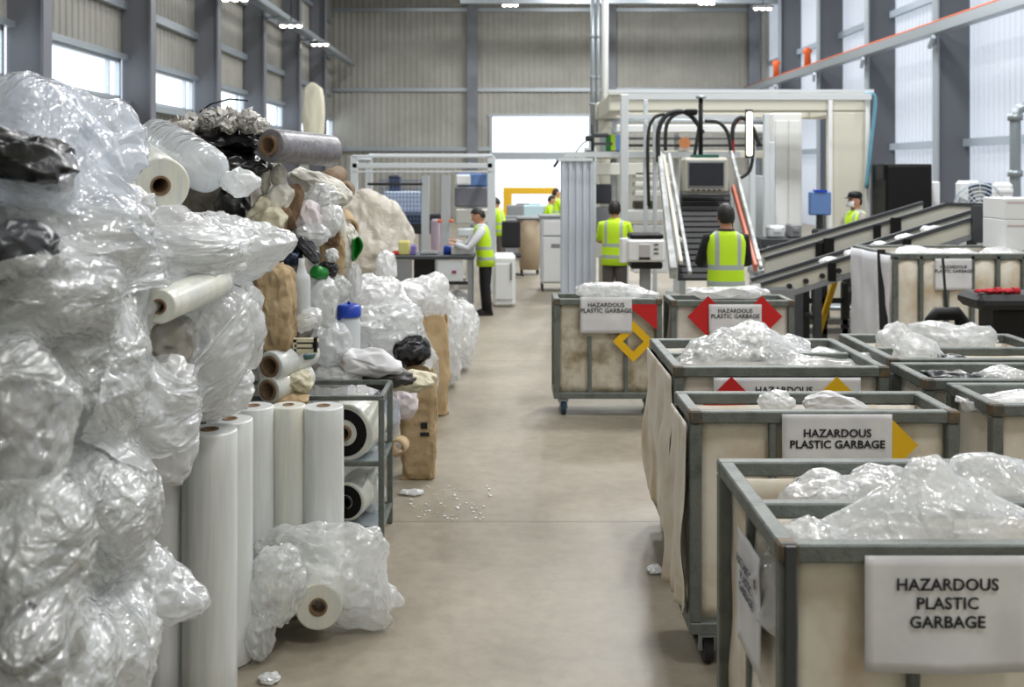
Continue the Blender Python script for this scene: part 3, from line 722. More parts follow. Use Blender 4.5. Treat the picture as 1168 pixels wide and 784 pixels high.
# ================================================================ wheeled steel bins
def diamond_part(name, c, s, m, parent, t=.004, ring=False, rot=0.0):
    b = MB(); q = [Vector((s * math.cos(rot + k * PI / 2), 0, s * math.sin(rot + k * PI / 2))) for k in range(4)]
    if ring:
        qi = [p * .5 for p in q]
        for k in range(4): b.prism([q[k], q[(k + 1) % 4], qi[(k + 1) % 4], qi[k]], (0, -1, 0), t)
    else: b.prism(q, (0, -1, 0), t)
    o = b.build(name, m, parent); o.location = c; return o
def make_bin(label, x, y, W, D, H, liner, seed=0, rz=0.0, mid=None, nf=3, posts=None, caster=.15, lower=None, drape=False, mesh_sign=None, side_bulge=.03):
    """x,y: front corner nearest the aisle. Local frame: X across, Y deep, Z up"""
    t = thing('garbage_bin', label, 'bin', (x, y, 0), rz, 'wheeled garbage bins'); rr = random.Random(seed)
    w = .058; z0 = caster + .02; b = MB(); bv = .006
    for z, hh in ((H - w / 2, w), (z0 + w / 2, w)):
        b.box((W / 2, w / 2, z), (W, w, hh), bev=bv); b.box((W / 2, D - w / 2, z), (W, w, hh), bev=bv)
        b.box((w / 2, D / 2, z), (w, D - 2 * w, hh), bev=bv); b.box((W - w / 2, D / 2, z), (w, D - 2 * w, hh), bev=bv)
    for xx in (w / 2, W - w / 2):
        for yy in (w / 2, D - w / 2): b.box((xx, yy, (z0 + H) / 2), (w, w, H - z0 - 2 * w), bev=bv)
    b.build('frame', M_frame, t)
    for xx in (w / 2, W - w / 2): MB().box((xx, w / 2 - .002, H - w / 2), (w + .006, w + .008, w + .008), bev=.008).build('corner_cap', M_rust, t)
    xs = posts or [W * k / nf for k in range(1, nf)]
    for xx in xs:
        MB().box((xx, w * .4, (z0 + (lower or H)) / 2), (w * .62, w * .6, (lower or H) - z0 - 1.6 * w), bev=bv).build('front_post', M_frame, t)
        MB().box((xx, D - w * .55, (z0 + H) / 2), (w * .7, w * .6, H - z0 - 1.6 * w), bev=bv).build('back_post', M_frame, t)
    if D > .7: MB().box((w * .5, D / 2, (z0 + H) / 2), (w * .7, w * .7, H - z0 - 1.6 * w), bev=bv).build('side_post', M_frame, t)
    # liner: four plastic sheets with a slight sag, between the posts
    def sheet(p0, du, nrm, L, h0, h1, s):
        def f(a, c):
            k = abs(math.sin(PI * a * (len(xs) + 1 if L > .9 * W else 1))) ** .5 * math.sin(PI * min(1, c * 1.1 + .05))
            bl = side_bulge * k + .02 * noise.noise(Vector((a * 4 + s, c * 3, s)))
            return Vector(p0) + Vector(du) * (L * a) + Vector((0, 0, h0 + (h1 - h0) * c)) + Vector(nrm) * bl
        g = MB(); g.grid(f, 28, 14); o = g.build('side_panel', liner, t); solid(o, .012, 0); return o
    e = .012
    sheet((w, w * .95, 0), (1, 0, 0), (0, .6, 0), W - 2 * w, z0 + w, H - w * .8, seed + 1)
    sheet((w, D - w * 1.35, 0), (1, 0, 0), (0, -1, 0), W - 2 * w, z0 + w, H - w, seed + 2)
    sheet((w * .9, w, 0), (0, 1, 0), (-1.2, 0, 0), D - 2 * w, z0 + w, H - w, seed + 3)
    sheet((W - w * .9, w, 0), (0, 1, 0), (-.4, 0, 0), D - 2 * w, z0 + w, H - w, seed + 4)
    MB().box((W / 2, D / 2, z0 + .03), (W - 2 * w, D - 2 * w, .03)).build('floor_panel', M_darkgrey, t)
    if mid:
        b = MB(); b.box((W / 2, mid, H - w / 2 - .012), (W - 2 * w, w * .9, w * .95), bev=bv)
        b.build('cross_rail', M_frame, t)
        for xx in xs: MB().box((xx, mid, (z0 + H) / 2 - .05), (w * .7, w * .6, H - z0 - w), bev=bv).build('divider_post', M_frame, t)
        g = MB(); g.grid(lambda a, c: Vector((w + (W - 2 * w) * a, mid - .035 + .02 * noise.noise(Vector((a * 5, c * 3, seed))), z0 + w + (H - z0 - 2.1 * w) * c)), 24, 10)
        solid(g.build('divider_panel', liner, t), .01, 0)
    if drape:                                            # liner plastic hanging out over the aisle-side rail
        def f(a, c):
            yy = .02 + (D - .04) * a; z = H - w * 1.05 - (H - z0 - .16) * c
            bl = .012 + .02 * c + .05 * noise.noise(Vector((a * 5 + seed, c * 2.5, 2))) * min(1, c * 3) + .05 * math.sin(PI * c) * abs(noise.noise(Vector((a * 3, seed, 0))))
            return Vector((-.004 - max(.004, bl), yy, z))
        g = MB(); g.grid(f, 30, 30); solid(g.build('liner_flap', M_liner, t), .006, 0)
    for xx in (.1, W - .1):
        for yy in (.1, D - .1):
            c = MB(); r = caster / 2 - .005
            c.tube([(xx - .022, yy, r + .004), (xx + .022, yy, r + .004)], r, 18).build('caster', M_dark, t)
            k = MB(); k.box((xx, yy, caster - .005), (.09, .09, .02)); k.box((xx - .032, yy, caster - .04), (.008, .07, .09)); k.box((xx + .032, yy, caster - .04), (.008, .07, .09))
            k.tube([(xx - .04, yy, r + .004), (xx + .04, yy, r + .004)], r * .3, 10)
            k.build('caster_fork', M_galv, t)
    return t
def sign_part(t, cx, z, w, h, lines, size, curl=.0, ink=None, y=-.008, seed=1, bold=.012, tz=0.0, sp=.95, tx=0.0):
    def f(a, c):
        cc = curl * max(0, .25 - c) * 2
        return Vector((cx - w / 2 + w * a, y - .004 * noise.noise(Vector((a * 3 + seed, c * 2, 0))) * (1 - c) - cc * .1 + cc * .25 * abs(a - .5), z - h / 2 + h * c))
    g = MB(); g.grid(f, 16, 10); o = g.build('sign', M_paper, t); solid(o, .002, 0)
    text_part('lettering', lines, size, ink or M_ink, o, (cx + tx, y - .0055, z + tz), bold=bold, sp=sp)
    return o

# row nearest the camera
B1 = make_bin('steel bin nearest the camera with the large three-line warning sign', .845, 3.245, 1.32, .975, 1.24, M_liner, 3, mid=.47, posts=[.42, .93], side_bulge=.02)
sign_part(B1, .512, 1.03, .505, .36, 'HAZARDOUS\nPLASTIC\nGARBAGE', .0515, curl=.25, seed=2, tz=.033, sp=1.12, bold=.018)
sx = MB(); sx.grid(lambda a, c: Vector((-.012 - .01 * noise.noise(Vector((a * 3, c * 3, 1))), .2 + .33 * a, .72 + .4 * c)), 10, 10)
so = sx.build('side_sign', M_paper, B1); solid(so, .003, 0)
text_part('lettering', 'HAZARDOUS\nPLASTIC\nGARBAGE', .045, M_inkgrey, so, (-.024, .36, .98), rot=(PI / 2, 0, -PI / 2))
MB().bar((.03, -.012, 1.24), (.03, -.012, .3), .03, .012).build('strap', M_darkgrey, B1)
# second row
B2 = make_bin('steel bin second from the camera, reading HAZARDOUS PLASTIC GARBAGE on two lines', .88, 5.03, 1.29, .47, 1.24, M_liner, 8, posts=[.40, .97], drape=True)
sign_part(B2, .70, 1.10, .525, .26, 'HAZARDOUS\nPLASTIC GARBAGE', .053, seed=5, tz=.012, y=-.012, sp=1.0, bold=.02)
diamond_part('hazard_diamond', (.965, -.0, 1.08), .125, M_yellow, B2)
# third row
B3 = make_bin('steel bin third from the camera with red and yellow diamonds beside a half-hidden sign', .985, 6.16, 1.26, 1.05, 1.24, M_liner2, 13, mid=.56, posts=[.42, .84], drape=True)
sign_part(B3, .66, 1.06, .86, .24, 'HAZARDOUS\nPLASTIC GARBAGE', .055, seed=7, tz=.02, tx=-.02)
diamond_part('hazard_diamond', (.33, -.024, .98), .21, M_red, B3)
diamond_part('hazard_diamond', (.945, -.024, .98), .21, M_yellow, B3)
b = MB(); b.ell((0, 0, 0), (.02, .004, .05), Euler((0, .5, 0))); b.build('flame_mark', M_ink, B3).location = (.945, -.03, 1.06)
# bins against the right side
B4 = make_bin('steel bin at the frame edge behind the nearest bin, beside the two-line sign bin', 2.39, 5.17, 1.3, .55, 1.24, M_liner, 21, posts=[.45, .9])
B5 = make_bin('steel bin holding black film beside clear film, second of the outer row', 2.305, 5.79, 1.3, .53, 1.24, M_liner2, 22, posts=[.45, .9])
B6 = make_bin('double steel bin with three clear film peaks, farthest of the outer row', 2.345, 6.42, 1.2, 1.0, 1.24, M_liner, 23, mid=.5, posts=[.4, .8])
# far pair by the machines
B7 = make_bin('lone dirty bin in the aisle with blue casters and a yellow ring sign', .465, 10.2, 1.05, .5, 1.14, M_linerd, 31, nf=3, lower=.82, side_bulge=.02)
sign_part(B7, .505, .985, .5, .35, 'HAZARDOUS\nPLASTIC GARBAGE', .058, seed=9, tz=.07, y=-.012)
diamond_part('hazard_diamond', (.77, -.006, .73), .2, M_yellow, B7, ring=True)
b = MB(); b.prism([(.7, 0, 1.09), (1.0, 0, 1.09), (1.0, 0, .84)], (0, -1, 0), .004); o = b.build('hazard_triangle', M_red, B7); o.location = (0, -.004, 0)
for ch in B7.children:
    if ch.name.startswith('caster') and 'fork' not in ch.name: ch.data.materials[0] = mat('blue_caster', '#24445e', .5)
B8 = make_bin('bin with two red diamonds beside its sign, in front of the seated screen machine', 1.6, 10.2, 1.2, .5, 1.125, M_liner2, 33, posts=[.4, .8])
sign_part(B8, .62, .95, .51, .28, 'HAZARDOUS\nPLASTIC GARBAGE', .055, seed=11, tz=.05, y=-.018)
diamond_part('hazard_diamond', (.36, -.0, .97), .2, M_red, B8); diamond_part('hazard_diamond', (.88, -.0, .97), .2, M_red, B8)
B8['label'] = 'bin with two red diamonds either side of its sign, in front of the black-haired worker'
# large box bin
t = thing('box_bin', 'large ribbed box bin with white sheeting on its end, behind the far outer bins', 'bin', (4.42, 12.0, 0))
W, D, H = 2.1, 1.4, 1.43; b = MB()
for z in (.2, H - .03):
    b.box((W / 2, .03, z), (W, .06, .07), bev=.008); b.box((W / 2, D - .03, z), (W, .06, .07), bev=.008)
    b.box((.03, D / 2, z), (.06, D - .12, .07), bev=.008); b.box((W - .03, D / 2, z), (.06, D - .12, .07), bev=.008)
for xx in (.03, W - .03):
    for yy in (.03, D - .03): b.box((xx, yy, .8), (.06, .06, 1.2), bev=.006)
b.build('frame', M_frame, t)
for k in range(1, 7): MB().box((.03 + k * .293, .025, .81), (.045, .05, 1.2), bev=.006).build('rib', M_frame, t)
for k in range(7):
    g = MB(); x0 = .05 + k * .293
    g.grid(lambda a, c: Vector((x0 + .25 * a, .045 - .025 * math.sin(PI * a), .24 + 1.14 * c)), 8, 4); solid(g.build('panel', M_liner, t), .01, 0)
g = MB(); g.grid(lambda a, c: Vector((-.02 - .035 * abs(math.sin(a * 9)) - .02 * noise.noise(Vector((a * 5, c * 3, 0))), .05 + 1.3 * a, .24 + 1.17 * c)), 40, 12); solid(g.build('end_sheeting', mat('white_sheeting', '#dedfe6', .4, bump=.4, bs=5), t), .012, 0)
MB().box((W / 2, D - .07, .8), (W - .1, .02, 1.2)).build('back_panel', M_liner, t); MB().box((W - .07, D / 2, .8), (.02, D - .12, 1.2)).build('back_panel', M_liner, t)
MB().box((W / 2, D / 2, .22), (W - .1, D - .1, .04)).build('floor_panel', M_darkgrey, t)
for xx in (.15, W - .15):
    for yy in (.15, D - .15): MB().box((xx, yy, .08), (.12, .12, .16), bev=.01).build('foot', M_darkgrey, t)
sign_part(t, .68, 1.2, .42, .36, 'HAZARDOUS\nPLASTIC GARBAGE', .05, seed=14, tz=.06, y=-.012)
MB().bar((-.04, .28, 1.46), (-.1, .0, .3), .09, .03).build('strap', M_black, t)
for i, (x, y, r, lb) in enumerate(((.3, .3, .2, 'pale bag'), (.9, .4, .28, 'white bag'), (1.5, .5, .3, 'clear bag'), (.55, .8, .3, 'clear sheet'))):
    lump('plastic_waste', lb + ' of waste lying inside the large ribbed box bin, %s' % ('by its sheeted end', 'behind its sign', 'beneath the cartons', 'towards its back')[i], 'plastic waste', (4.42 + x, 12 + y, 1.36), (r, r * .8, .1), M_film2, 'waste in the box bin', seed=50 + i, sub=4)

# film lying in the bins
GB = 'film heaped in the bins'
def inbin(lb, u, v, Y, rx, ry, rz, m, seed, **kw):
    p = P(u, v, Y); return lump('plastic_film', lb, 'plastic film', p, (rx, ry, rz), m, GB, seed=seed, **kw)
inbin('large clear film peak rising above the nearest bin, over its three-line sign', 1058, 612, 3.52, .24, .15, .14, M_filmclear, 61, sub=6, tails=(((0, -.0, .13), 5), ((.42, 0, -.05), 3), ((-.34, 0, -.06), 3)), fold=(0, 0, 1), freq=2.6)
inbin('low clear film spread in the nearest bin at the aisle-side corner', 930, 622, 3.5, .14, .12, .09, M_filmclear, 62)
inbin('clear film bunch in the nearest bin behind its cross rail, by the aisle side', 940, 568, 3.97, .16, .13, .085, M_filmclear, 63, fold=(0, 0, 1))
inbin('glossy clear film bunch behind the cross rail of the nearest bin, below the two-line sign', 1005, 565, 3.98, .17, .14, .09, M_filmclear, 64, fold=(.3, 0, 1))
inbin('steep clear film peak at the frame edge behind the cross rail of the nearest bin', 1130, 560, 3.95, .24, .16, .1, M_filmclear, 65, tails=(((0, 0, .05), 5),), fold=(.2, 0, 1))
inbin('white foam sheet scrap standing in the two-line sign bin', 945, 460, 5.28, .13, .05, .05, M_paper, 66, sub=5, crease=.1, tails=(((.08, 0, -.02), 4),))
inbin('crumpled white scrap in the two-line sign bin above the sign', 885, 460, 5.28, .09, .07, .06, M_film2, 67, sub=5, crease=.12)
inbin('big clear film heap spilling over the third bin above its red diamond', 840, 406, 6.85, .29, .3, .17, M_filmclear, 68, sub=6, tails=(((.02, 0, .05), 4), ((-.22, -.1, -.05), 4), ((.3, 0, -.04), 4)), freq=2.6)
inbin('thin clear film lying at the back corner of the third bin', 900, 393, 7.0, .14, .12, .06, M_filmclear, 69)
inbin('pale film filling the bottom of the third bin', 930, 420, 6.8, .42, .3, .1, M_film2, 70)
inbin('clear film in the nearest bin filling its depths', 1000, 690, 3.48, .4, .15, .2, M_film2, 71)
inbin('clear film peak at the inner corner of the farthest outer bin', 1022, 390, 7.15, .13, .12, .1, M_filmclear, 72, tails=(((0, 0, .04), 4),))
inbin('wide clear film heap at the back of the farthest outer bin', 1092, 388, 7.15, .27, .14, .1, M_filmclear, 73, tails=(((-.1, 0, .06), 4),))
inbin('pointed clear film heap at the front of the farthest outer bin', 1045, 408, 6.66, .16, .13, .11, M_filmclear, 74, tails=(((0, 0, .05), 4),))
inbin('shiny black film bundle lying in the second bin of the outer row', 1082, 434, 6.02, .21, .1, .05, M_blackfilm, 75, tails=(((.12, 0, .02), 5),))
inbin('clear film sheet next to the black film in the outer row', 1145, 436, 6.02, .2, .12, .08, M_filmclear, 76)
inbin('dark film scrap peeking behind the pointed film heap of the outer row', 1085, 412, 6.62, .1, .08, .04, M_blackfilm, 77, sub=4)
inbin('pale film layer filling the outer bin at the frame edge', 1180, 462, 5.45, .4, .18, .06, M_film2, 78)
inbin('clear film draped over the rim of the lone dirty bin', 690, 332, 10.42, .3, .16, .08, M_filmclear, 79, tails=(((.25, 0, -.03), 4),))
inbin('white film strip along the rim of the bin with two red diamonds', 830, 333, 10.42, .42, .14, .05, M_film2, 80)
# ================================================================ mixed rubbish in the middle of the heap
MG = 'mixed rubbish behind the film heap'
def ml(name, lb, cat, u, v, Y, ru, rv, dep, m, seed, group=MG, **kw):
    kw.setdefault('sub', 5); p = P(u, v, Y); return lump(name, lb, cat, p, (px(ru, Y), dep, px(rv, Y)), m, group, seed=seed, **kw)
for i, (x, y, z, r, lb) in enumerate([(-2.3, 7.4, .75, (.62, .55, .78), 'strapped waste bale low under the kraft bundle, mostly hidden'), (-2.3, 7.7, 1.95, (.5, .5, .6), 'waste bale under the black sacks, mostly hidden'), (-1.9, 8.9, .6, (.6, .6, .62), 'waste bale low behind the metal rack, mostly hidden'), (-1.35, 6.2, .46, (.22, .26, .46), 'waste bale hidden behind the standing rolls, under the cream roll'), (-1.95, 8.6, 1.6, (.42, .45, .55), 'waste bale behind the crumpled paper, mostly hidden')]):
    o = crumple((x, y, z), r, 400 + i, sub=5, boxy=.5, crease=.06).build('waste_bale', mat('bale_%d' % i, '#8f897e', .6, var='#5b564e', vs=4, bump=.8, bs=8), None, (x, y, 0)); tag(o, lb, 'bale', 'bales inside the rubbish heap')
ml('black_sack', 'flat black sack on top of the rubbish heap carrying the white shreds', 'sack', 246, 166, 6.9, 58, 15, .3, M_blackfilm, 411, fold=(1, 0, .1))
ml('black_sack', 'black sack drooping under the grey roll with the cardboard core', 'sack', 268, 190, 6.85, 40, 16, .25, M_blackfilm, 412, fold=(1, 0, -.2))
ml('black_sack', 'black sack hanging down beside the film roll tail', 'sack', 266, 232, 6.9, 17, 26, .16, M_blackfilm, 413, fold=(0, 0, 1))
# white shreds on the sack: stuff
b = MB(); rs = random.Random(5)
for k in range(170):
    a = rs.random(); p = P(192 + 112 * a, 152 - 20 * math.sin(PI * min(1, a * 1.05)) * rs.random() ** .7 - 4, 6.75 + .4 * rs.random())
    r = rs.uniform(.03, .075); e = Euler((rs.uniform(0, 6), rs.uniform(0, 6), rs.uniform(0, 6))).to_matrix()
    q = [e @ Vector((r * math.cos(t) * rs.uniform(.6, 1.3), r * math.sin(t) * rs.uniform(.5, 1.1), rs.uniform(-.3, .3) * r)) + p for t in (0, 1.2, 2.3, 3.4, 4.4, 5.4)]
    n = e @ Vector((0, 0, 1)); top = p + n * r * .35
    o = len(q); b.add(q + [top, p - n * r * .2], [(i, (i + 1) % 6, 6) for i in range(6)] + [((i + 1) % 6, i, 7) for i in range(6)])
o = b.build('plastic_shreds', mat('shred_white', '#d6d4ce', .5, var='#8e8c86', vs=9, thr=(.4, .62)), None, P(248, 155, 6.9)); tag(o, 'grey-white plastic shreds heaped on the black sack at the top', 'shreds', kind='stuff')
for k, (u, v, ru, rv, lb) in enumerate(((283, 136, 12, 12, 'largest white foil scrap standing up at the aisle end of the shreds'), (262, 143, 10, 9, 'white scrap in the middle of the shreds'), (238, 140, 9, 9, 'grey scrap tilted up among the shreds'), (214, 146, 9, 8, 'pale scrap at the roll end of the shreds'), (298, 144, 8, 9, 'pointed white scrap above the grey roll core'))):
    ml('plastic_scrap', lb, 'scrap', u, v, 6.72, ru * .75, rv * .8, .05, mat('scrap_%d' % k, ('#e4e2de', '#dcdad4', '#a9a8a4', '#d9d7d0', '#e8e6e2')[k], .45), 420 + k, sub=5, crease=.35, jit=.03)
b = MB(); b.tube([P(228, 128, 6.9), P(240, 119, 6.9), P(262, 113, 6.9), P(283, 115, 6.9)], .006, 6); tag(b.build('black_wire', M_dark, None, P(250, 128, 6.9)), 'thin black wire arching over the white shreds', 'wire')
p = P(297, 166, 6.6); t = roll('film_roll', 'grey film roll with a thick cardboard core, lying atop the black sacks', p + Vector((.05, .05, 0)), p + Vector((.33, .62, -.02)), .108, .066, M_filmgreyroll, M_kraft, 'film roll', MG, proud=.03)
# paper, foam and cardboard pieces
def tubeT(name, lb, cat, pts, r, m, wall=True, seed=0, wob=0):
    P3 = [P(*q) for q in pts]; b = MB()
    if wall and len(P3) == 2:
        M = axis_matrix((0, 0, 0), P3[1] - P3[0]); L = (P3[1] - P3[0]).length
        o = MB().lathe([(r, 0), (r, L), (r * .82, L), (r * .82, 0)], M, 24, True).build(name, m); o.location = P3[0]
    else:
        b.tube(P3, r, 12); 
        if wob: jitter(b, wob, seed)
        o = b.build(name, m, None, P3[0])
    return tag(o, lb, cat, MG)
tubeT('cardboard_tube', 'brown cardboard tube with a dark mouth behind the quilted wrap', 'tube', [(368, 208, 7.8), (386, 200, 8.1)], .075, M_kraft)
tubeT('cardboard_tube', 'short brown cardboard ring tube above the red scrap', 'tube', [(390, 220, 7.9), (394, 217, 8.05)], .075, M_kraft)
tubeT('cardboard_tube', 'tan cardboard tube half behind the hanging rope, above the green scoop', 'tube', [(397, 262, 7.8), (391, 250, 8.1)], .08, M_kraftlight)
ml('quilted_wrap', 'pale quilted wrap folded over the top of the rubbish heap', 'wrap', 366, 212, 7.5, 38, 13, .13, M_foam, 431, rot=(0, .45, 0), crease=.14, freq=3.4)
ml('quilted_wrap', 'bent end of pale quilted wrap beside the brown ring tube', 'wrap', 380, 224, 7.45, 13, 12, .1, M_foam, 437, crease=.14, freq=3)
tubeT('rope', 'thick pale rope hanging down the aisle side of the rubbish heap', 'rope', [(381, 228, 7.5), (385, 250, 7.5), (389, 270, 7.55), (394, 290, 7.5), (392, 305, 7.5)], .05, M_foam, False, 3, .012)
ml('rope_coil', 'pale crumpled rope end lying above the green scoop', 'rope', 398, 275, 7.6, 10, 18, .08, M_foam, 438, crease=.15)
ml('foam_block', 'long white foam block leaning in the rubbish heap', 'foam', 314, 233, 6.9, 13, 26, .09, M_foam, 432, rot=(0, .55, 0), boxy=.6, crease=.05, lump=.08)
ml('foam_block', 'stubby cream foam block below the long white one', 'foam', 308, 258, 6.8, 15, 22, .1, M_foamcream, 433, rot=(0, .5, 0), boxy=.55, crease=.05, lump=.08)
ml('foam_block', 'cream foam cube nearest the film tail with a hole in its end', 'foam', 297, 241, 6.85, 10, 17, .1, M_foamcream, 434, rot=(0, .6, 0), boxy=.6, crease=.05)
ml('foam_scrap', 'white foam strip standing beside the black sack', 'foam', 303, 205, 6.9, 5, 18, .06, M_foam, 435, rot=(0, .1, 0), sub=5)
ml('foam_scrap', 'white rounded foam piece under the grey roll', 'foam', 318, 202, 6.95, 9, 14, .08, M_foam, 436, sub=5)
ml('cardboard_piece', 'torn brown cardboard with cut-outs in the middle of the rubbish', 'cardboard', 331, 238, 6.95, 11, 26, .04, M_kraft, 440, rot=(0, .3, 0), boxy=.7, crease=.12)
ml('cardboard_piece', 'brown cardboard strip lying below the torn one with cut-outs', 'cardboard', 320, 256, 6.85, 7, 20, .03, M_kraft, 441, rot=(0, .4, 0), boxy=.7, crease=.1)
ml('cardboard_piece', 'tan cardboard sheet standing behind the green cap', 'cardboard', 379, 291, 7.4, 14, 22, .03, M_kraftlight, 442, boxy=.7, crease=.05, lump=.06)
ml('cardboard_piece', 'small brown cardboard flap over the tan sheet', 'cardboard', 379, 268, 7.35, 9, 13, .03, M_kraft, 443, boxy=.7, crease=.05, lump=.06)
ml('clear_bag', 'greyish clear bag tucked under the quilted wrap', 'bag', 366, 225, 7.2, 20, 14, .1, M_filmg, 444, radial=(0, 0, 1))
ml('clear_bag', 'pinkish clear bag in the middle of the rubbish heap', 'bag', 350, 248, 7.05, 16, 22, .12, M_pink, 445, crease=.12)
ml('clear_bag', 'grey-white bag of soft plastic next to the pinkish bag', 'bag', 371, 250, 7.2, 20, 22, .12, M_film2, 446, crease=.1)
ml('clear_bag', 'rounded shiny clear bag above the dark foil', 'bag', 356, 268, 6.95, 20, 12, .12, M_film, 447, radial=(1, 0, 0))
ml('foil_scrap', 'dark blue-black foil scrap beside the film point', 'foil', 340, 277, 6.9, 17, 8, .08, M_greyfilm, 448, crease=.16, rot=(0, .4, 0))
ml('foil_scrap', 'dark crumpled foil strip running down over the green cap', 'foil', 352, 285, 6.85, 8, 18, .06, M_greyfilm, 449, crease=.16, rot=(0, -.6, 0))
ml('foil_scrap', 'dark navy foil tangle touching the kraft bundle', 'foil', 332, 294, 6.85, 13, 9, .08, mat('navy_foil', '#2d3a4e', .25, .4, bump=.6, bs=15), 450, crease=.2)
ml('foil_scrap', 'black crumpled foil beside the green cap', 'foil', 374, 308, 7.0, 12, 10, .08, M_blackfilm, 451, crease=.16)
ml('paper_scrap', 'striped pale paper scrap above the black foil', 'scrap', 378, 292, 6.98, 8, 9, .04, M_paper, 452, crease=.16)
ml('red_scrap', 'small red plastic scrap peeking out beside the brown ring tube', 'scrap', 388, 228, 7.6, 4, 9, .04, mat('red_plastic', '#c4231d', .4), 453)
# green pieces
g = MB(); g.grid(lambda a, c: P(402 + 13 * a * (.45 + .55 * math.sin(PI * (c * .9 + .1))), 273 + 25 * c - 4 * a, 7.5) + Vector((0, .07 * math.sin(PI * a) - .03, 0)), 10, 12); o = g.build('green_scoop', M_green, None, P(406, 298, 7.5)); solid(o, .012); tag(o, 'green plastic scoop shape sticking out from the rubbish beside the white sack', 'scrap')
p = P(362, 311, 6.85)
o = MB().lathe([(.0, .035), (.03, .035), (.042, .025), (.046, 0), (.046, -.06), (.04, -.06), (.04, 0), (0, .01)], axis_matrix((0, 0, 0), Vector((-.6, -1, .3))), 20).build('screw_closure', M_green); o.location = p; tag(o, 'green bottle cap below the dark foil strip', 'cap')
# kraft bundle, bottles, frame
p = P(313, 355, 6.55)
ml('paper_bundle', 'creased brown kraft paper bundle standing tall behind the film bag', 'paper bundle', 314, 353, 6.5, 23, 53, .14, M_kraftbag, 460, sub=6, boxy=.45, fold=(1, 0, .15), crease=.06, lump=.08)
def bottle(lb, u0, v0, v1, Y, wpx, m, capm=None, cat='bottle'):
    R = px(wpx / 2, Y); z1 = CAMZ - (v0 - CV) * Y / FPX; z0 = CAMZ - (v1 - CV) * Y / FPX; H = z1 - z0
    t = thing('plastic_bottle', lb, cat, (px(u0 - CU, Y), Y, z0)); hb = H * (.8 if capm else .78)
    MB().lathe([(0, 0), (R * .9, 0), (R, R * .12), (R, hb * .3), (R * .97, hb * .33), (R, hb * .36), (R, hb * .88), (R * .86, hb * .97), (R * .6, hb)] + ([(R * .58, hb), (.0, hb)] if capm else [(R * .35, H * .9), (R * .35, H), (0, H)]), None, 28).build('bottle_body', m, t)
    if capm:
        b = MB(); b.lathe([(0, hb * 1.0), (R * 1.02, hb * 1.0), (R * 1.06, hb * 1.03), (R * 1.04, H * .965), (R * .8, H), (0, H)], None, 28); b.box((-R * .75, -R * .2, hb * .98), (R * .4, R * .8, H * .07), bev=.005); b.build('cap', capm, t)
        MB().tube([(0, 0, H), (0, 0, H + .02)], .012, 10).build('spout', capm, t)
    return t
bottle('milky plastic bottle with a big bright blue cap, standing by the white bags', 398, 347, 418, 7.5, 26, M_bottle, M_blue)
bottle('clear ribbed bottle standing beside the kraft bundle', 344, 295, 372, 6.7, 20, M_bottle)
ml('clear_bag', 'clear crumpled bag right of the ribbed bottle', 'bag', 367, 345, 6.9, 18, 28, .12, M_film, 461, fold=(0, 0, 1))
ml('clear_bag', 'grey clear bag under the green cap', 'bag', 383, 330, 7.1, 16, 18, .12, M_filmg, 462)
ml('clear_bag', 'shiny clear bag leaning behind the milky blue-capped bottle', 'bag', 378, 392, 7.3, 22, 26, .14, M_film, 463, radial=(-.3, 0, 1))
ml('white_sheet_scrap', 'white plastic sheet scrap standing behind the blue cap', 'scrap', 405, 325, 7.8, 8, 24, .05, M_film2, 464, fold=(0, 0, 1))
ml('clear_bag', 'clear sheeting under the ribbed bottle', 'bag', 352, 365, 6.65, 17, 12, .1, M_film2, 465, rot=(0, -.4, 0))
t = thing('plastic_holder', 'cream plastic frame with a dark E-shaped opening below the ribbed bottle', 'frame', P(349, 400, 6.5))
a = px(1, 6.5); b = MB(); b.box((0, 0, 12 * a), (28 * a, .05, 4 * a)); b.box((0, 0, 0), (28 * a, .05, 5 * a)); b.box((-2 * a, 0, 6 * a), (20 * a, .05, 3.5 * a)); b.box((-12 * a, 0, 6 * a), (4 * a, .05, 14 * a)); b.build('frame_body', M_foamcream, t)
MB().box((0, .012, 6 * a), (24 * a, .02, 12 * a)).build('dark_insert', M_black, t); MB().box((11.5 * a, 0, 7 * a), (4 * a, .055, 16 * a)).build('dark_edge', M_black, t)
p = P(345, 405, 6.6); o = MB().lathe([(0, -.02), (.075, -.02), (.085, 0), (.075, .018), (0, .022)], None, 24).build('teal_lid', mat('teal_plastic', '#4d6f74', .4)); o.location = p; tag(o, 'teal round lid lying between the frame and the white roll', 'lid')
# small rolls right behind the standing ones
for (u, v, lb, m, rr, L) in ((308, 418, 'white roll with a thick brown core lying under the kraft bundle', M_rollfilm, 17, .26), (306, 445, 'cream roll with a brown core, lying beneath the white one', M_rollwarm, 16, .2)):
    p = P(u, v, 6.35); roll('film_roll', lb, p, p + Vector((.16, L + .12, .02)), px(rr, 6.35), px(rr * .74, 6.35), m, M_kraft, 'film roll', 'small rolls under the kraft bundle', proud=.012)
ml('plastic_scrap', 'cream crumpled plastic beside the cream roll', 'scrap', 340, 435, 6.5, 16, 14, .1, M_foamcream, 470, crease=.12)
ml('plastic_scrap', 'brown torn tape and film under the cream roll', 'scrap', 330, 455, 6.45, 22, 7, .12, M_kraftlight, 471, crease=.14)
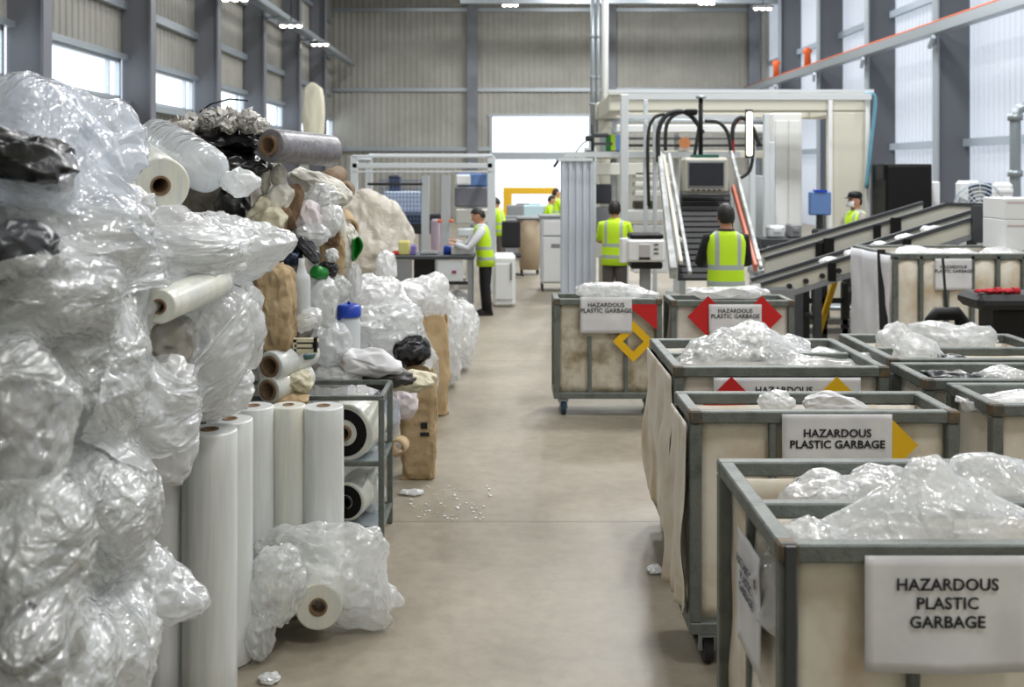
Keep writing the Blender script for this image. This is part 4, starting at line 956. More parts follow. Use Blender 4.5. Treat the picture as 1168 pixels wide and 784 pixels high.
# ---------------------------------------------------------------- metal rack with rolls
X0, X1, YA, YC, H = -1.75, -.785, 6.64, 7.13, .955
t = thing('metal_rack', 'open metal tube rack with two big dark-cored rolls, beside the standing rolls', 'rack', (X1, YA, 0))
q = .036
for (x, y) in ((0, 0), (0, YC - YA), (X0 - X1, 0), (X0 - X1, YC - YA)): MB().box((x, y, H / 2), (q, q, H), bev=.004).build('post', M_frame, t)
for z, nm in ((H, 'top_rail'), (.54, 'shelf_rail'), (.13, 'bottom_rail')):
    b = MB(); w = X1 - X0; d = YC - YA
    for y in (0, d): b.box((-w / 2, y, z), (w, q * .8, q * .8), bev=.003)
    for x in (0, -w): b.box((x, d / 2, z), (q * .8, d, q * .8), bev=.003)
    b.build(nm, M_frame, t)
for z in (.55, .14): MB().box((-(X1 - X0) / 2, (YC - YA) / 2, z - .008), (X1 - X0 - .04, YC - YA - .04, .012)).build('shelf', M_galv, t)
p = Vector((-1.03, 6.70, .72)); roll('film_roll', 'big white roll with a black inner ring on the upper rack shelf', p, p + Vector((.06, .33, 0)), .185, .05, M_rollwarm, M_kraft, 'film roll', 'rolls in the metal rack', ring=(.15, .085, M_black), proud=.03)
p = Vector((-1.02, 6.70, .28)); roll('film_roll', 'black roll with pale outer band on the lower rack shelf', p, p + Vector((.06, .32, 0)), .125, .04, M_rollwarm, M_black, 'film roll', 'rolls in the metal rack', ring=(.105, .045, M_black), proud=.02)
ml('plastic_scrap', 'crumpled clear film stuffed beside the black roll in the rack', 'scrap', 425, 560, 6.95, 12, 26, .08, M_film, 472)
ml('plastic_scrap', 'pale crumpled plastic under the upper rack shelf rail', 'scrap', 415, 512, 6.95, 15, 8, .1, M_film2, 473)
ml('clear_bag', 'dark clear bag on the floor under the metal rack', 'bag', 402, 606, 6.8, 16, 16, .1, M_filmg, 474)
RG = 'plastic waste on top of the rack'
for k, (u, v, ru, rv, m, lb, kw) in enumerate(((385, 428, 30, 12, M_film2, 'white plastic sheet lying on the rack top at the film side', {}), (420, 415, 40, 14, M_paper, 'white folded plastic sheet over the rear rack rail', dict(rot=(0, .2, 0))), (445, 432, 34, 9, mat('dark_band', '#3b3a38', .5), 'black and white banding on the rack top', {}),
        (400, 410, 12, 9, M_kraftlight, 'cream coil of strapping on the rack top beside the blue-capped bottle', {}), (435, 470, 22, 22, mat('bluish_bag', '#cfd6e6', .35, bump=.5, bs=8), 'bluish white bag bulging inside the rack', {}), (470, 350 + 85, 26, 11, M_foamcream, 'cream plastic sheet draped behind the rack towards the kraft bag', {}))):
    ml('plastic_scrap', lb, 'scrap', u, v, 7.3 + .02 * k, ru, rv, .14, m, 480 + k, RG, crease=.12, **kw)
tubeT('cardboard_ring', 'brown cardboard ring leaning behind the rack post', 'tube', [(452, 512, 7.5), (458, 506, 7.62)], .06, M_kraftlight)
# ---------------------------------------------------------------- bags farther up the aisle
def kraft_bag(lb, u0, u1, vtop, vbot, Y, seed, fill=True, m=M_kraftbag):
    W = px(u1 - u0, Y); H = px(vbot - vtop, Y); t = thing('paper_bag', lb, 'paper bag', P((u0 + u1) / 2, vbot, Y)); t.location.z = 0; H = CAMZ - (vtop - CV) * Y / FPX; D = W * .7
    def f(a, c):
        an = 2 * PI * a; ca, sa = math.cos(an), math.sin(an); e = .45
        bul = 1 + .08 * math.sin(PI * c) + .16 * noise.noise(Vector((ca * 1.6 + seed, sa * 1.6, c * 3))) - .13 * abs(noise.noise(Vector((ca * 4 + seed, sa * 4, c * 5)))) - .06 * abs(noise.noise(Vector((ca * 9 + seed, sa * 9, c * 12))))
        z = H * c * (1 + (.05 * math.sin(an * 3 + seed) + .05 * noise.noise(Vector((ca * 4, sa * 4, seed)))) * c)
        return Vector((W / 2 * math.copysign(abs(ca) ** e, ca) * bul, D / 2 * math.copysign(abs(sa) ** e, sa) * bul, z))
    g = MB(); g.grid(f, 24, 16); jitter(g, W * .03, seed); o = g.build('bag_wall', m, t); facet(o, 0, seed, .2, 1.0, 2); solid(o, .005, 0)
    MB().box((0, 0, .012), (W * .9, D * .9, .02)).build('bag_bottom', m, t)
    return t, W, D, H
t, W, D, H = kraft_bag('crumpled kraft paper bag standing open at the aisle beside the rack', 457, 497, 424, 537, 8.2, 3)
mk = MB(); mk.box((W * .2, -D * .62, H * .52), (.05, .004, .05)); mk.box((W * .22, -D * .62, H * .44), (.07, .004, .03)); mk.build('printed_mark', M_ink, t)
kraft_bag('tall square kraft paper bag behind the crumpled one, farther up the aisle', 481, 511, 362, 468, 10.3, 6, m=M_kraftlight)
ml('clear_bag', 'pinkish bag of plastic bulging out of the crumpled kraft bag', 'bag', 461, 458, 7.85, 16, 22, .1, M_pink, 490, group='bags beside the aisle', crease=.1)
AG = 'bags beside the aisle'
for i, (x, y, r, lb) in enumerate(((-1.2, 7.75, (.36, .3, .5), 'white waste bag on the floor behind the metal rack'), (-1.15, 8.9, (.42, .45, .48), 'white waste bag on the floor under the spread clear bag'), (-1.02, 10.1, (.36, .5, .5), 'white waste bag on the floor under the peaked sheet'), (-1.2, 11.9, (.5, .5, .45), 'white waste bag on the floor behind the peaked sheet'))):
    lump('white_bag', lb, 'bag', (x, y, r[2] * .9), r, M_film2, AG, seed=560 + i, sub=5)
ml('white_bag', 'big white bag heaped behind the blue-capped bottle', 'bag', 425, 348, 9.0, 42, 34, .3, M_film2, 491, AG, sub=6, radial=(.2, 0, 1))
ml('clear_bag', 'large clear bag spread over the black bag towards the aisle', 'bag', 438, 378, 8.6, 44, 30, .26, M_film, 492, AG, sub=6, tails=(T(4, -4, 8.6, 5),), radial=(1, 0, .2))
ml('white_bag', 'white translucent sheet peaked beside the black-framed desk', 'bag', 476, 345, 10.6, 32, 24, .28, M_film2, 493, AG, sub=6, tails=(T(9, -14, 10.6, 5),), radial=(.3, 0, 1))
ml('white_bag', 'white bag low between the peaked sheet and the big white bag', 'bag', 450, 340, 10.3, 34, 22, .26, M_film2, 494, AG)
ml('black_bag', 'shiny black rubbish bag between clear bag and tall kraft bag', 'bag', 469, 402, 8.35, 21, 19, .13, M_blackfilm, 495, AG)
ml('white_bag', 'white sack corner standing up against the desk legs', 'bag', 440, 308, 12.2, 11, 22, .2, M_film2, 496, AG, radial=(0, 0, 1))
ml('knobbly_bag', 'knobbly pale bag at the aisle end of the heap, beyond the kraft bags', 'bag', 528, 380, 12.6, 17, 38, .28, M_film2, 497, AG, sub=6, crease=.12, freq=4.5)
ml('knobbly_bag', 'second knobbly pale bag, between the tall kraft bag and its twin at the aisle', 'bag', 514, 388, 11.6, 14, 52, .25, M_film2, 498, AG, sub=6, crease=.12, freq=4.5)
ml('white_sack', 'huge off-white woven sack towering behind the desk end', 'sack', 427, 286, 18.4, 42, 62, .5, M_sack, 500, AG, sub=6, radial=(0, 0, 1), nrad=7, rot=(0, .12, 0), crease=.07, jit=.03, tails=(T(-8, -14, 18.4, 4),))
for k, (u, v, Y, lb) in enumerate(((470, 563, 7.75, 'white film scrap on the floor by the rack foot'), (746, 651, 6.25, 'crumpled clear scrap on the floor beside the second bin'), (308, 779, 4.92, 'white paper scrap on the floor at the bottom edge'))):
    p = P(u, v, Y); p.z = .02; lump('floor_scrap', lb, 'scrap', p, (.09 if k == 0 else .05, .05, .02), M_film2, 'scraps on the floor', seed=520 + k, sub=5, crease=.15)

b = MB(); rs = random.Random(9)
for k in range(60):
    p = P(rs.uniform(470, 560), rs.uniform(556, 580), 7.75); p.y = 7.5 + rs.uniform(-.35, .45); r = rs.uniform(.004, .011)
    b.box((p.x, p.y, .004), (r * 2, r * 1.4, .006), Euler((0, 0, rs.uniform(0, 3))))
o = b.build('floor_crumbs', M_white, None, (-.4, 7.5, 0)); tag(o, 'tiny white plastic crumbs scattered on the floor beside the rack', 'crumbs', kind='stuff')
# ================================================================ machines and furniture up the hall
def at(u, v, Y, z=None):
    p = P(u, v, Y)
    if z is not None: p.z = z
    return p
# white gantry frame over the machine
Y = 19.0; s = Y / FPX
t = thing('gantry_frame', 'cream portal gantry frame spanning over the screen machine', 'gantry', at(700, 300, Y, 0))
def L(u, v, dy=0.0): p = P(u, v, Y); return p - t.location + Vector((0, dy, 0))
zt = CAMZ + (CV - 107) * s; zb = CAMZ + (CV - 128) * s; x0, x1 = (693 - CU) * s - t.location.x, (990 - CU) * s - t.location.x; DP = 2.6
MB().box(((x0 + x1) / 2, 0, (zt + zb) / 2), (x1 - x0, .3, zt - zb), bev=.03).build('front_beam', M_cream, t)
MB().box(((x0 + x1) / 2, DP, (zt + zb) / 2), (x1 - x0, .3, zt - zb), bev=.03).build('back_beam', M_cream, t)
for x in (x0 + .2, x1 - .2): MB().box((x, DP / 2, (zt + zb) / 2), (.3, DP - .3, zt - zb), bev=.02).build('side_beam', M_cream, t)
MB().box((x1 - .36, 0, zb / 2), (.72, .28, zb), bev=.02).build('column', M_cream, t)
MB().box((x1 - .95, DP, zb / 2), (.5, .28, zb), bev=.02).build('column', M_cream, t); MB().box((x0 + .2, DP, zb / 2), (.25, .25, zb), bev=.02).build('column', M_cream, t)
MB().box(((x0 + x1) / 2, -.2, zt + .03), (x1 - x0 + .05, .08, .06)).build('top_rail', M_alulight, t)
for u in (943, 985): MB().bar(L(u, 108, -.2), L(u, 300, -.2), .07, .05).build('edge_profile', M_white, t)
# aluminium guard frame, near corner
t = thing('guard_frame', 'silver aluminium guard frame with tall posts around the screen machine', 'guard frame', at(712, 330, 17.6, 0)); Y = 17.6; s = Y / FPX
MB().box((0, 0, (CAMZ + (CV - 108) * s) / 2), (.13, .13, CAMZ + (CV - 108) * s), bev=.01).build('post', M_alulight, t)
for u, v0 in ((739, 112), (750, 135)):
    X = (u - 712) * s; zz = CAMZ + (CV - v0) * s; MB().box((X, .3, zz / 2), (.07, .07, zz), bev=.01).build('post', M_alulight, t)
MB().bar((0, 0, CAMZ + (CV - 110) * s), (5.2 * .8, .1, CAMZ + (CV - 110) * s), .07, .1).build('cross_rail', M_alulight, t)
MB().bar((0, 0, CAMZ + (CV - 133) * s), (2.2, .1, CAMZ + (CV - 133) * s), .07, .07).build('cross_rail', M_alulight, t)
MB().bar((-1.0, .2, CAMZ + (CV - 176) * s), (2.0, .3, CAMZ + (CV - 176) * s), .09, .09).build('cross_rail', M_alulight, t)
# fluted silver cabinet left of it
t = thing('fluted_cabinet', 'tall fluted silver cabinet with a post at its corner, behind the white cart', 'cabinet', at(655, 322, 18.6, 0)); Y = 18.6; s = Y / FPX; zz = CAMZ + (CV - 184) * s
b = MB(); n = 9; w = 36 * s / n
for k in range(n): b.box((-15 * s + (k + .5) * w, (k % 2) * .03, zz / 2), (w, .5, zz))
b.build('fluted_panel', mat('silver_panel', '#c5ccd9', .45, .1), t)
MB().box((17.5 * s, -.1, zz / 2 + .12), (.2, .2, zz + .24), bev=.01).build('corner_post', M_alulight, t)
MB().box((0, 0, zz + .03), (40 * s, .55, .06)).build('top_rail', M_alulight, t)
MB().bar((-17 * s, -.2, zz + .05), (-24 * s, -.3, zz - .1), .04, .04).build('door_arm', M_dark, t)
# shelving machine body behind worker and posts
t = thing('sorting_machine', 'pale machine body with shelves and pipes behind the guard posts', 'machine', at(740, 320, 20.6, 0)); Y = 20.6; s = Y / FPX
def q(u, v): p = P(u, v, Y); return p - t.location
for (u0, u1, v0, v1, d, m, nm) in ((676, 765, 186, 200, .5, M_offwhite, 'upper_shelf'), (672, 880, 172, 181, .6, M_cream, 'bridge'), (700, 880, 143, 152, .3, M_white, 'upper_pipe_cover'), (722, 757, 196, 203, .45, M_offwhite, 'slat'), (722, 757, 207, 213, .45, M_offwhite, 'slat'), (722, 757, 217, 224, .45, M_offwhite, 'slat'),
        (676, 700, 236, 262, .5, M_midgrey, 'lower_box'), (700, 760, 240, 252, .6, M_white, 'work_table'), (720, 760, 256, 310, .5, M_white, 'base_box'), (676, 700, 275, 292, .5, M_offwhite, 'base_box'), (840, 868, 200, 300, .5, M_alulight, 'side_tower'), (722, 745, 229, 238, .4, mat('dark_olive', '#3c372c', .6), 'dark_part'), (676, 696, 210, 232, .4, mat('dark_part2', '#31343b', .5), 'dark_part'), (676, 715, 262, 275, .4, M_darkgrey, 'dark_part')):
    a, c = q(u0, v0), q(u1, v1); MB().box(((a.x + c.x) / 2, d / 2 - .3, (a.z + c.z) / 2), (c.x - a.x, d, a.z - c.z), bev=.02).build(nm, m, t)
for (v, r, m) in ((158, .03, M_midgrey), (166, .025, M_dark), (137, .03, M_galv)): MB().tube([q(690, v), q(790, v), q(880, v)], r, 8).build('pipe', m, t)
for u in (700, 772, 876): MB().box((q(u, 0).x, .1, (CAMZ + (CV - 145) * s) / 2), (.1, .1, CAMZ + (CV - 145) * s)).build('leg', M_alulight, t)
for (u, v, m, w_) in ((694, 164, M_green, 6), (699, 164, mat('lime_box', '#b5d23a', .5), 6), (705, 164, M_bluepale, 6), (688, 165, M_galv, 6)):
    p = P(u, v + 8, 20.3); h = 18 * s
    tag(MB().box((0, 0, h / 2), (w_ * s, .1, h), bev=.008).build('supply_box', m, None), {M_green: 'green', M_bluepale: 'blue', M_galv: 'grey'}.get(m, 'lime') + ' upright supply box on the machine shelf above the fluted cabinet', 'box', 'supply boxes on the machine shelf').location = (p.x, p.y, p.z)
o = MB().tube([P(781, 163, 20.2), P(781, 163, 20.2) + Vector((.02, .12, 0))], 6.5 * s, 20).build('orange_disc', mat('amber_cover', '#c07f50', .5), None, P(781, 163, 20.2)); tag(o, 'orange round reel cover behind the cable arch', 'reel')
M_rail = mat('rail_paint', '#c2c5c4', .5, var='#9fa3a3', vs=5)
# black slatted steep conveyor with the screen
t = thing('slat_conveyor', 'steep black slatted conveyor with white side rails, facing the aisle', 'conveyor', at(803, 322, 15.6, 0))
A0, A1 = P(775, 318, 15.0), P(842, 318, 15.0); B0, B1_ = P(778, 196, 17.3), P(830, 196, 17.3)
b = MB()
for k in range(20):
    f0, f1 = k / 20, (k + .62) / 20
    a, c = A0.lerp(B0, f0), A1.lerp(B1_, f0); d, e = A0.lerp(B0, f1), A1.lerp(B1_, f1)
    b.bar((a + d) / 2 - t.location, (c + e) / 2 - t.location, (d - a).length, .05, .012, up=Vector((0, -1, .6)))
b.build('slat_belt', mat('slat_black', '#27282b', .5), t)
b = MB(); b.prism([A0 - t.location + Vector((0, .06, 0)), A1 - t.location + Vector((0, .06, 0)), B1_ - t.location + Vector((0, .06, 0)), B0 - t.location + Vector((0, .06, 0))], (0, 1, -.4), .12); b.build('belt_bed', M_black, t)
def rl(p, q_, w, h, m, nm): MB().bar(P(*p) - t.location, P(*q_) - t.location, w, h, .01).build(nm, m, t)
rl((753, 176, 17.2), (768, 312, 14.6), .1, .2, M_rail, 'side_frame'); rl((763, 176, 17.0), (787, 312, 14.4), .05, .07, M_rail, 'hand_rail'); rl((757, 178, 17.0), (777, 300, 14.4), .05, .07, M_cream, 'hand_rail')
rl((833, 170, 17.2), (868, 306, 14.6), .05, .08, M_rail, 'hand_rail'); rl((836, 214, 16.6), (862, 306, 14.6), .05, .12, mat('red_edge', '#cf7a66', .5), 'red_edge'); rl((840, 205, 16.8), (866, 300, 14.7), .06, .12, M_offwhite, 'side_frame')
for k in range(3):
    f = .25 + .25 * k; rl((763 + 24 * f, 176 + 136 * f, 17 - 2.6 * f), (757 + 20 * f, 178 + 122 * f, 17 - 2.6 * f), .04, .05, M_white, 'rail_bracket')
for (u, Y) in ((764, 14.7), (848, 14.7), (778, 17.3), (832, 17.3)): MB().box((P(u, 0, Y).x - t.location.x, Y - t.location.y, .35 if Y < 16 else 1.0), (.1, .1, .7 if Y < 16 else 2.0)).build('leg', M_alulight, t)
t = thing('monitor', 'beige industrial monitor with dark screen hanging above the slatted conveyor', 'monitor', at(805, 220, 16.3)); s = 16.3 / FPX
MB().box((0, .12, 20 * s), (52 * s, .3, 41 * s), bev=.04).build('housing', mat('monitor_beige', '#b5b2a6', .5), t)
MB().box((0, -.035, 21 * s), (42 * s, .02, 31 * s), bev=.008).build('bezel', M_midgrey, t); MB().box((0, -.048, 21 * s), (39 * s, .01, 26 * s)).build('screen', M_screen, t)
b = MB()
for k in range(6): b.box(((-15 + k * 6) * s, -.045, 3 * s), (3 * s, .015, 2 * s))
b.build('button_row', M_darkgrey, t)
MB().box((0, .1, 42 * s), (30 * s, .2, 3 * s)).build('top_strip', mat('teal_strip', '#2f6b5c', .5), t)
MB().tube([(-.06, .1, 42 * s), (-.06, .1, 108 * s)], .035, 10).build('hanger_pole', M_black, t)
MB().tube([(-4 * s, .1, 108 * s), (-4 * s, .1, 111 * s)], .08, 10).build('hanger_clamp', M_galv, t)
# cables
def cable(lb, pts, r=.05, m=M_dark):
    P3 = [P(*p) for p in pts]; out = []
    n = len(P3)
    for i in range(n - 1):
        a, b_, c, d = P3[max(i - 1, 0)], P3[i], P3[i + 1], P3[min(i + 2, n - 1)]
        for k in range(6):
            x = k / 6; out.append(.5 * ((2 * b_) + (c - a) * x + (2 * a - 5 * b_ + 4 * c - d) * x * x + (3 * b_ - a - 3 * c + d) * x ** 3))
    out.append(P3[-1]); tag(MB().tube(out, r, 8).build('cable', m, None, P3[-1]), lb, 'cable', 'cables looped over the machine')
cable('outermost black cable arching from the guard post down its length', [(740, 235, 17), (739, 160, 17), (745, 136, 17), (758, 130, 17)], .028)
cable('thick black cable arching from the white rail over to the monitor pole', [(751, 185, 17), (751, 150, 17), (760, 132, 17), (776, 127, 17), (790, 134, 17), (802, 152, 17)], .038)
cable('inner black cable arching to the white side frame', [(759, 172, 17), (760, 145, 17), (768, 132, 17), (782, 127, 17)], .03)
cable('dark cable curving from the monitor pole to the hand rail', [(804, 138, 17), (820, 140, 17), (830, 152, 17), (834, 172, 17)], .03)
cable('blue-black cable hanging down beside the monitor pole', [(798, 140, 16.9), (795, 160, 16.9), (792, 178, 16.9)], .028)
cable('black cable loop hanging to the rear of the hand rail', [(835, 160, 17.2), (837, 142, 17.2), (846, 134, 17.2), (858, 145, 17.2), (866, 165, 17.2)], .034)
cable('red cable loop beside the black one at the hand rail', [(836, 175, 17.3), (836, 148, 17.3), (843, 136, 17.3), (850, 136, 17.3)], .03, M_red)
cable('black cable sagging below the loops beside the machine tower', [(858, 146, 17.2), (859, 175, 17.2), (855, 195, 17.2), (845, 203, 17.2)], .028)
cable('blue hose running down the gantry column', [(986, 108, 18.7), (998, 112, 18.7), (994, 160, 18.7), (988, 215, 18.7)], .035, mat('hose_blue', '#5f93a8', .4))
p = P(788, 128, 16.9); tag(MB().box(p, (.2, .12, .1), bev=.02).build('cable_clip', M_black, None, p), 'black clip gripping the arched cables', 'clip')
t = thing('mounted_strip_lamp', 'bright upright strip lamp beside the black cable loop', 'lamp', P(855, 178, 17.1)); MB().box((0, 0, .36), (.09, .08, .72), bev=.02).build('diffuser', emitm('strip_glow', '#fff4e0', 2.2), t); MB().box((0, .05, .36), (.12, .04, .8)).build('housing', M_darkgrey, t)
# right inside of the gantry
t = thing('white_cabinet', 'tall white panelled cabinet inside the gantry', 'cabinet', at(898, 300, 19.6, 0)); s = 19.6 / FPX; zz = CAMZ + (CV - 129) * s
MB().box((0, .3, zz / 2), (34 * s, .6, zz), bev=.02).build('body', M_white, t); MB().box((-7 * s, -.012, zz * .62), (14 * s, .02, zz * .68), bev=.01).build('door', M_white, t); MB().box((8 * s, -.012, zz * .62), (13 * s, .02, zz * .68), bev=.01).build('door', M_white, t)
MB().box((-6 * s, -.03, zz * .33), (12 * s, .06, 12 * s), bev=.01).build('vent_box', M_darkgrey, t)
for k, u in enumerate((858, 874, 880)):
    p = at(u, 300, 18.9, 0); zz = CAMZ + (CV - (165, 130, 162)[k]) * 18.9 / FPX
    tag(MB().box((0, 0, zz / 2), (.1, .1, zz), bev=.01).build('machine_post', M_alulight), ('silver post behind the hand rail of the slatted conveyor', 'silver post nearest the white panelled cabinet', 'short silver post at the cabinet edge')[k], 'post').location = (p.x, p.y, 0)
t = thing('work_bench', 'grey bench running under the white panelled cabinet', 'bench', at(905, 300, 17.2, 0)); s = 17.2 / FPX
zz = CAMZ - (273 - CV) * s; MB().box((0, .25, zz - .05), (75 * s, .6, .12), bev=.01).build('bench_top', M_darkgrey, t)
MB().box((0, .25, zz - .28), (72 * s, .5, .25)).build('apron', M_midgrey, t)
for x in (-33, 0, 33):
    for y in (.02, .5): MB().box((x * s, y, zz / 2 - .05), (.07, .07, zz - .1)).build('leg', M_darkgrey, t)
for k, (u, v, w_, h_, m, lb) in enumerate(((884, 262, 18, 14, M_alulight, 'silver device on the bench beside the hand rail'), (905, 262, 14, 16, M_midgrey, 'grey box on the bench below the cabinet'), (940, 262, 24, 10, M_dark, 'dark case on the bench beside the capped worker'))):
    p = P(u, 268, 17.4); tag(MB().box((0, 0, h_ * s / 2), (w_ * s, .3, h_ * s), bev=.03).box((0, -.16, h_ * s * .6), (w_ * s * .5, .03, h_ * s * .3), bev=.005).build('bench_device', m), lb, 'device').location = (p.x, p.y, zz + .015)
t = thing('blue_monitor', 'blue-backed monitor standing near the gantry column', 'monitor', at(935, 246, 17.45)); s = 17.45 / FPX; dz = t.location.z - (CAMZ - (273 - CV) * 17.2 / FPX) - .012
MB().box((0, 0, 14 * s), (25 * s, .1, 27 * s), bev=.02).build('panel', M_bluepale, t); MB().box((0, .02, -dz / 2 + .05), (6 * s, .08, dz + .1)).build('stand', M_dark, t); MB().box((0, .02, -dz + .02), (16 * s, .25, .03)).build('foot', M_dark, t); MB().box((0, 0, 28 * s), (14 * s, .12, 3 * s)).build('top_clip', M_blue, t)
# control box in front of the middle worker
t = thing('control_box', 'white control box with black lid on a stand in front of the slatted conveyor', 'control box', at(738, 322, 14.2, 0)); s = 14.2 / FPX
zz = CAMZ - (299 - CV) * s; MB().box((-1 * s, .2, zz + 13 * s), (43 * s, .45, 26 * s), bev=.03).build('body', M_white, t); MB().box((0, .2, zz + 29 * s), (38 * s, .4, 6 * s), bev=.02).build('lid', M_black, t); MB().box((0, .2, zz - 4 * s), (36 * s, .4, 8 * s), bev=.02).build('base', M_black, t)
MB().box((-3 * s, -.035, zz + 13 * s), (12 * s, .02, 15 * s), bev=.005).build('display', mat('display_grey', '#b9b4b8', .4), t); MB().box((-3 * s, -.04, zz + 4 * s), (13 * s, .02, 2 * s)).build('slot', M_black, t)
b = MB(); 
for k in range(3): b.box((10 * s, -.035, zz + (20 - 5 * k) * s), (5 * s, .015, 1.5 * s))
b.build('button_row', M_darkgrey, t)
MB().box((-26 * s, .05, zz + 13 * s), (9 * s, .08, 28 * s), Euler((0, 0, .5)), bev=.01).build('side_flap', M_white, t)
MB().box((0, .2, zz / 2), (.14, .14, zz), bev=.01).build('stand_post', M_midgrey, t); MB().box((0, .2, .02), (.5, .45, .04), bev=.01).build('stand_foot', M_midgrey, t)
# left glazed enclosure
Y = 20.5; s = Y / FPX
t = thing('machine_enclosure', 'silver aluminium enclosure frame with mesh and posts behind the desk', 'enclosure', at(485, 345, Y, 0)); ox = t.location.x
def X(u): return (u - CU) * s - ox
def Z(v): return CAMZ - (v - CV) * s
for u in (404, 560): 
    for y in (0, 2.2): MB().box((X(u), y, Z(178) / 2), (.14, .14, Z(178)), bev=.01).build('post', M_alulight, t)
for u, w_ in ((485, 9), (508, 10)): MB().box((X(u), .05, Z(200) / 2), (w_ * s, .16, Z(200)), bev=.01).build('middle_post', M_alu, t)
for v, h_ in ((178.5, 3), (189, 6), (196, 2)): MB().box((X(482), 0, Z(v)), (160 * s, .14, h_ * s), bev=.01).build('front_rail', M_alulight if v != 197 else M_bluepale, t)
for u in (404, 560): MB().box((X(u), 1.1, Z(180)), (.12, 2.1, .06), bev=.01).build('side_rail', M_alulight, t)
MB().box((X(482), 2.2, Z(176)), (156 * s, .14, .08), bev=.01).build('back_rail', M_alulight, t)
MB().tube([(X(420), -.1, Z(210)), (X(482), -.1, Z(210))], .025, 8).build('dark_bar', M_dark, t)
b = MB()
for k in range(13): b.box((X(430 + 4 * k), .4, Z(230)), (.012, .012, 50 * s))
for k in range(11): b.box((X(454), .4, Z(206 + 5 * k)), (50 * s, .012, .012))
b.build('wire_mesh', M_bluepale, t)
for (u0, u1, v0, v1, y, m, nm) in ((518, 556, 198, 214, 1.2, M_bluepale, 'upper_box'), (516, 556, 214, 238, 1.1, mat('enclosure_grey', '#6b6c74', .5), 'grey_box'), (517, 556, 240, 258, .9, M_offwhite, 'pale_box'), (430, 478, 220, 246, 1.3, mat('pale_blue_sheet', '#c3d0e8', .4), 'blue_sheet'), (434, 448, 200, 235, 1.6, mat('dark_navy', '#2c3144', .5), 'navy_box'), (449, 500, 246, 270, 1.0, M_darkgrey, 'lower_machine'), (520, 545, 262, 272, .6, M_alulight, 'tray'), (489, 500, 252, 290, .7, mat('pink_sheet', '#cdb9c6', .6), 'pink_sheet')):
    MB().box(((X(u0) + X(u1)) / 2, y, (Z(v0) + Z(v1)) / 2), ((u1 - u0) * s, .4, (v1 - v0) * s), bev=.03).build(nm, m, t)
    MB().box(((X(u0) + X(u1)) / 2, y, Z(v1) / 2), (.06, .1, Z(v1))).build('support', M_alu, t)
o = MB().box((X(526), .98, Z(206)), (18 * s, .06, 13 * s), bev=.03).build('white_box', M_white, t)
for u in (502, 515): MB().ell((X(u), -.1, Z(252)), (.045, .045, .035)).build('orange_knob', M_orange, t)
# desk
Y = 17.0; s = Y / FPX
t = thing('work_desk', 'black-framed desk with grey panels where the worker leans over', 'desk', at(490, 362, Y, 0)); ox = t.location.x; zz = CAMZ - (292 - CV) * s
MB().box((0, .4, zz - .03), (102 * s, .85, .06), bev=.01).build('desk_top', M_darkgrey, t)
for x in (-48, 46):
    for y in (.03, .78): MB().box((x * s, y, zz / 2 - .03), (.07, .07, zz - .06)).build('leg', M_darkgrey if x < 0 else M_midgrey, t)
MB().box((0, .03, zz - .44), (96 * s, .06, .05)).build('lower_rail', M_dark, t)
for (x0_, x1_, m) in ((-46, -20, M_midgrey), (9, 38, M_alulight)): MB().box(((x0_ + x1_) / 2 * s, .0, zz - .24), ((x1_ - x0_) * s, .03, .34), bev=.005).build('front_panel', m, t)
MB().box((-6 * s, .03, zz - .24), (24 * s, .05, .36)).build('black_panel', M_black, t)
MB().box((28 * s, -.02, zz - .26), (5 * s, .006, .05)).build('red_mark', mat('purple_mark', '#8c2f6f', .6), t)
MB().box((0, .45, .12), (90 * s, .6, .03)).build('lower_shelf', M_midgrey, t)
for k, (u, w_, h_, m, lb) in enumerate(((459, 12, 15, mat('yellow_file', '#cfc97e', .6), 'pale yellow box on the desk beside the white sack'), (470, 6, 10, mat('violet_box', '#7a6fae', .5), 'small violet box on the desk'), (509, 9, 10, M_blue, 'blue round tub on the desk'), (525, 22, 9, M_white, 'white paper tray on the desk under the worker\'s hands'), (488, 20, 3, M_midgrey, 'flat grey tool lying in the middle of the desk'), (450, 10, 3, M_red, 'red clip lying at the desk corner by the sack'))):
    o = (MB().lathe([(0, 0), (w_ * s / 2, 0), (w_ * s / 2, h_ * s * .8), (w_ * s * .4, h_ * s), (0, h_ * s)], None, 20) if k == 2 else MB().box((0, 0, h_ * s / 2), (w_ * s, .22, h_ * s), bev=.012).box((0, 0, h_ * s + .006), (w_ * s * .8, .16, .012))).build('desk_item', m); o.location = ((u - CU) * s, Y + .3, zz + .002); tag(o, lb, 'desk item')
for k, (u, v) in enumerate(((503, 324), (523, 324))):
    p = P(u, v, 17.3); roll('paper_roll', ('white paper roll under the desk, nearer the heap', 'white paper roll under the desk, nearer the worker')[k], p, p + Vector((.22, 0, 0)), .09, .03, M_rollfilm, M_kraft, 'roll', 'rolls under the desk')
p = P(521, 341, 17.4); lump('white_bag', 'white bag on the desk shelf beneath the paper rolls', 'bag', p, (.26, .2, .12), M_film2, None, seed=600, sub=5)
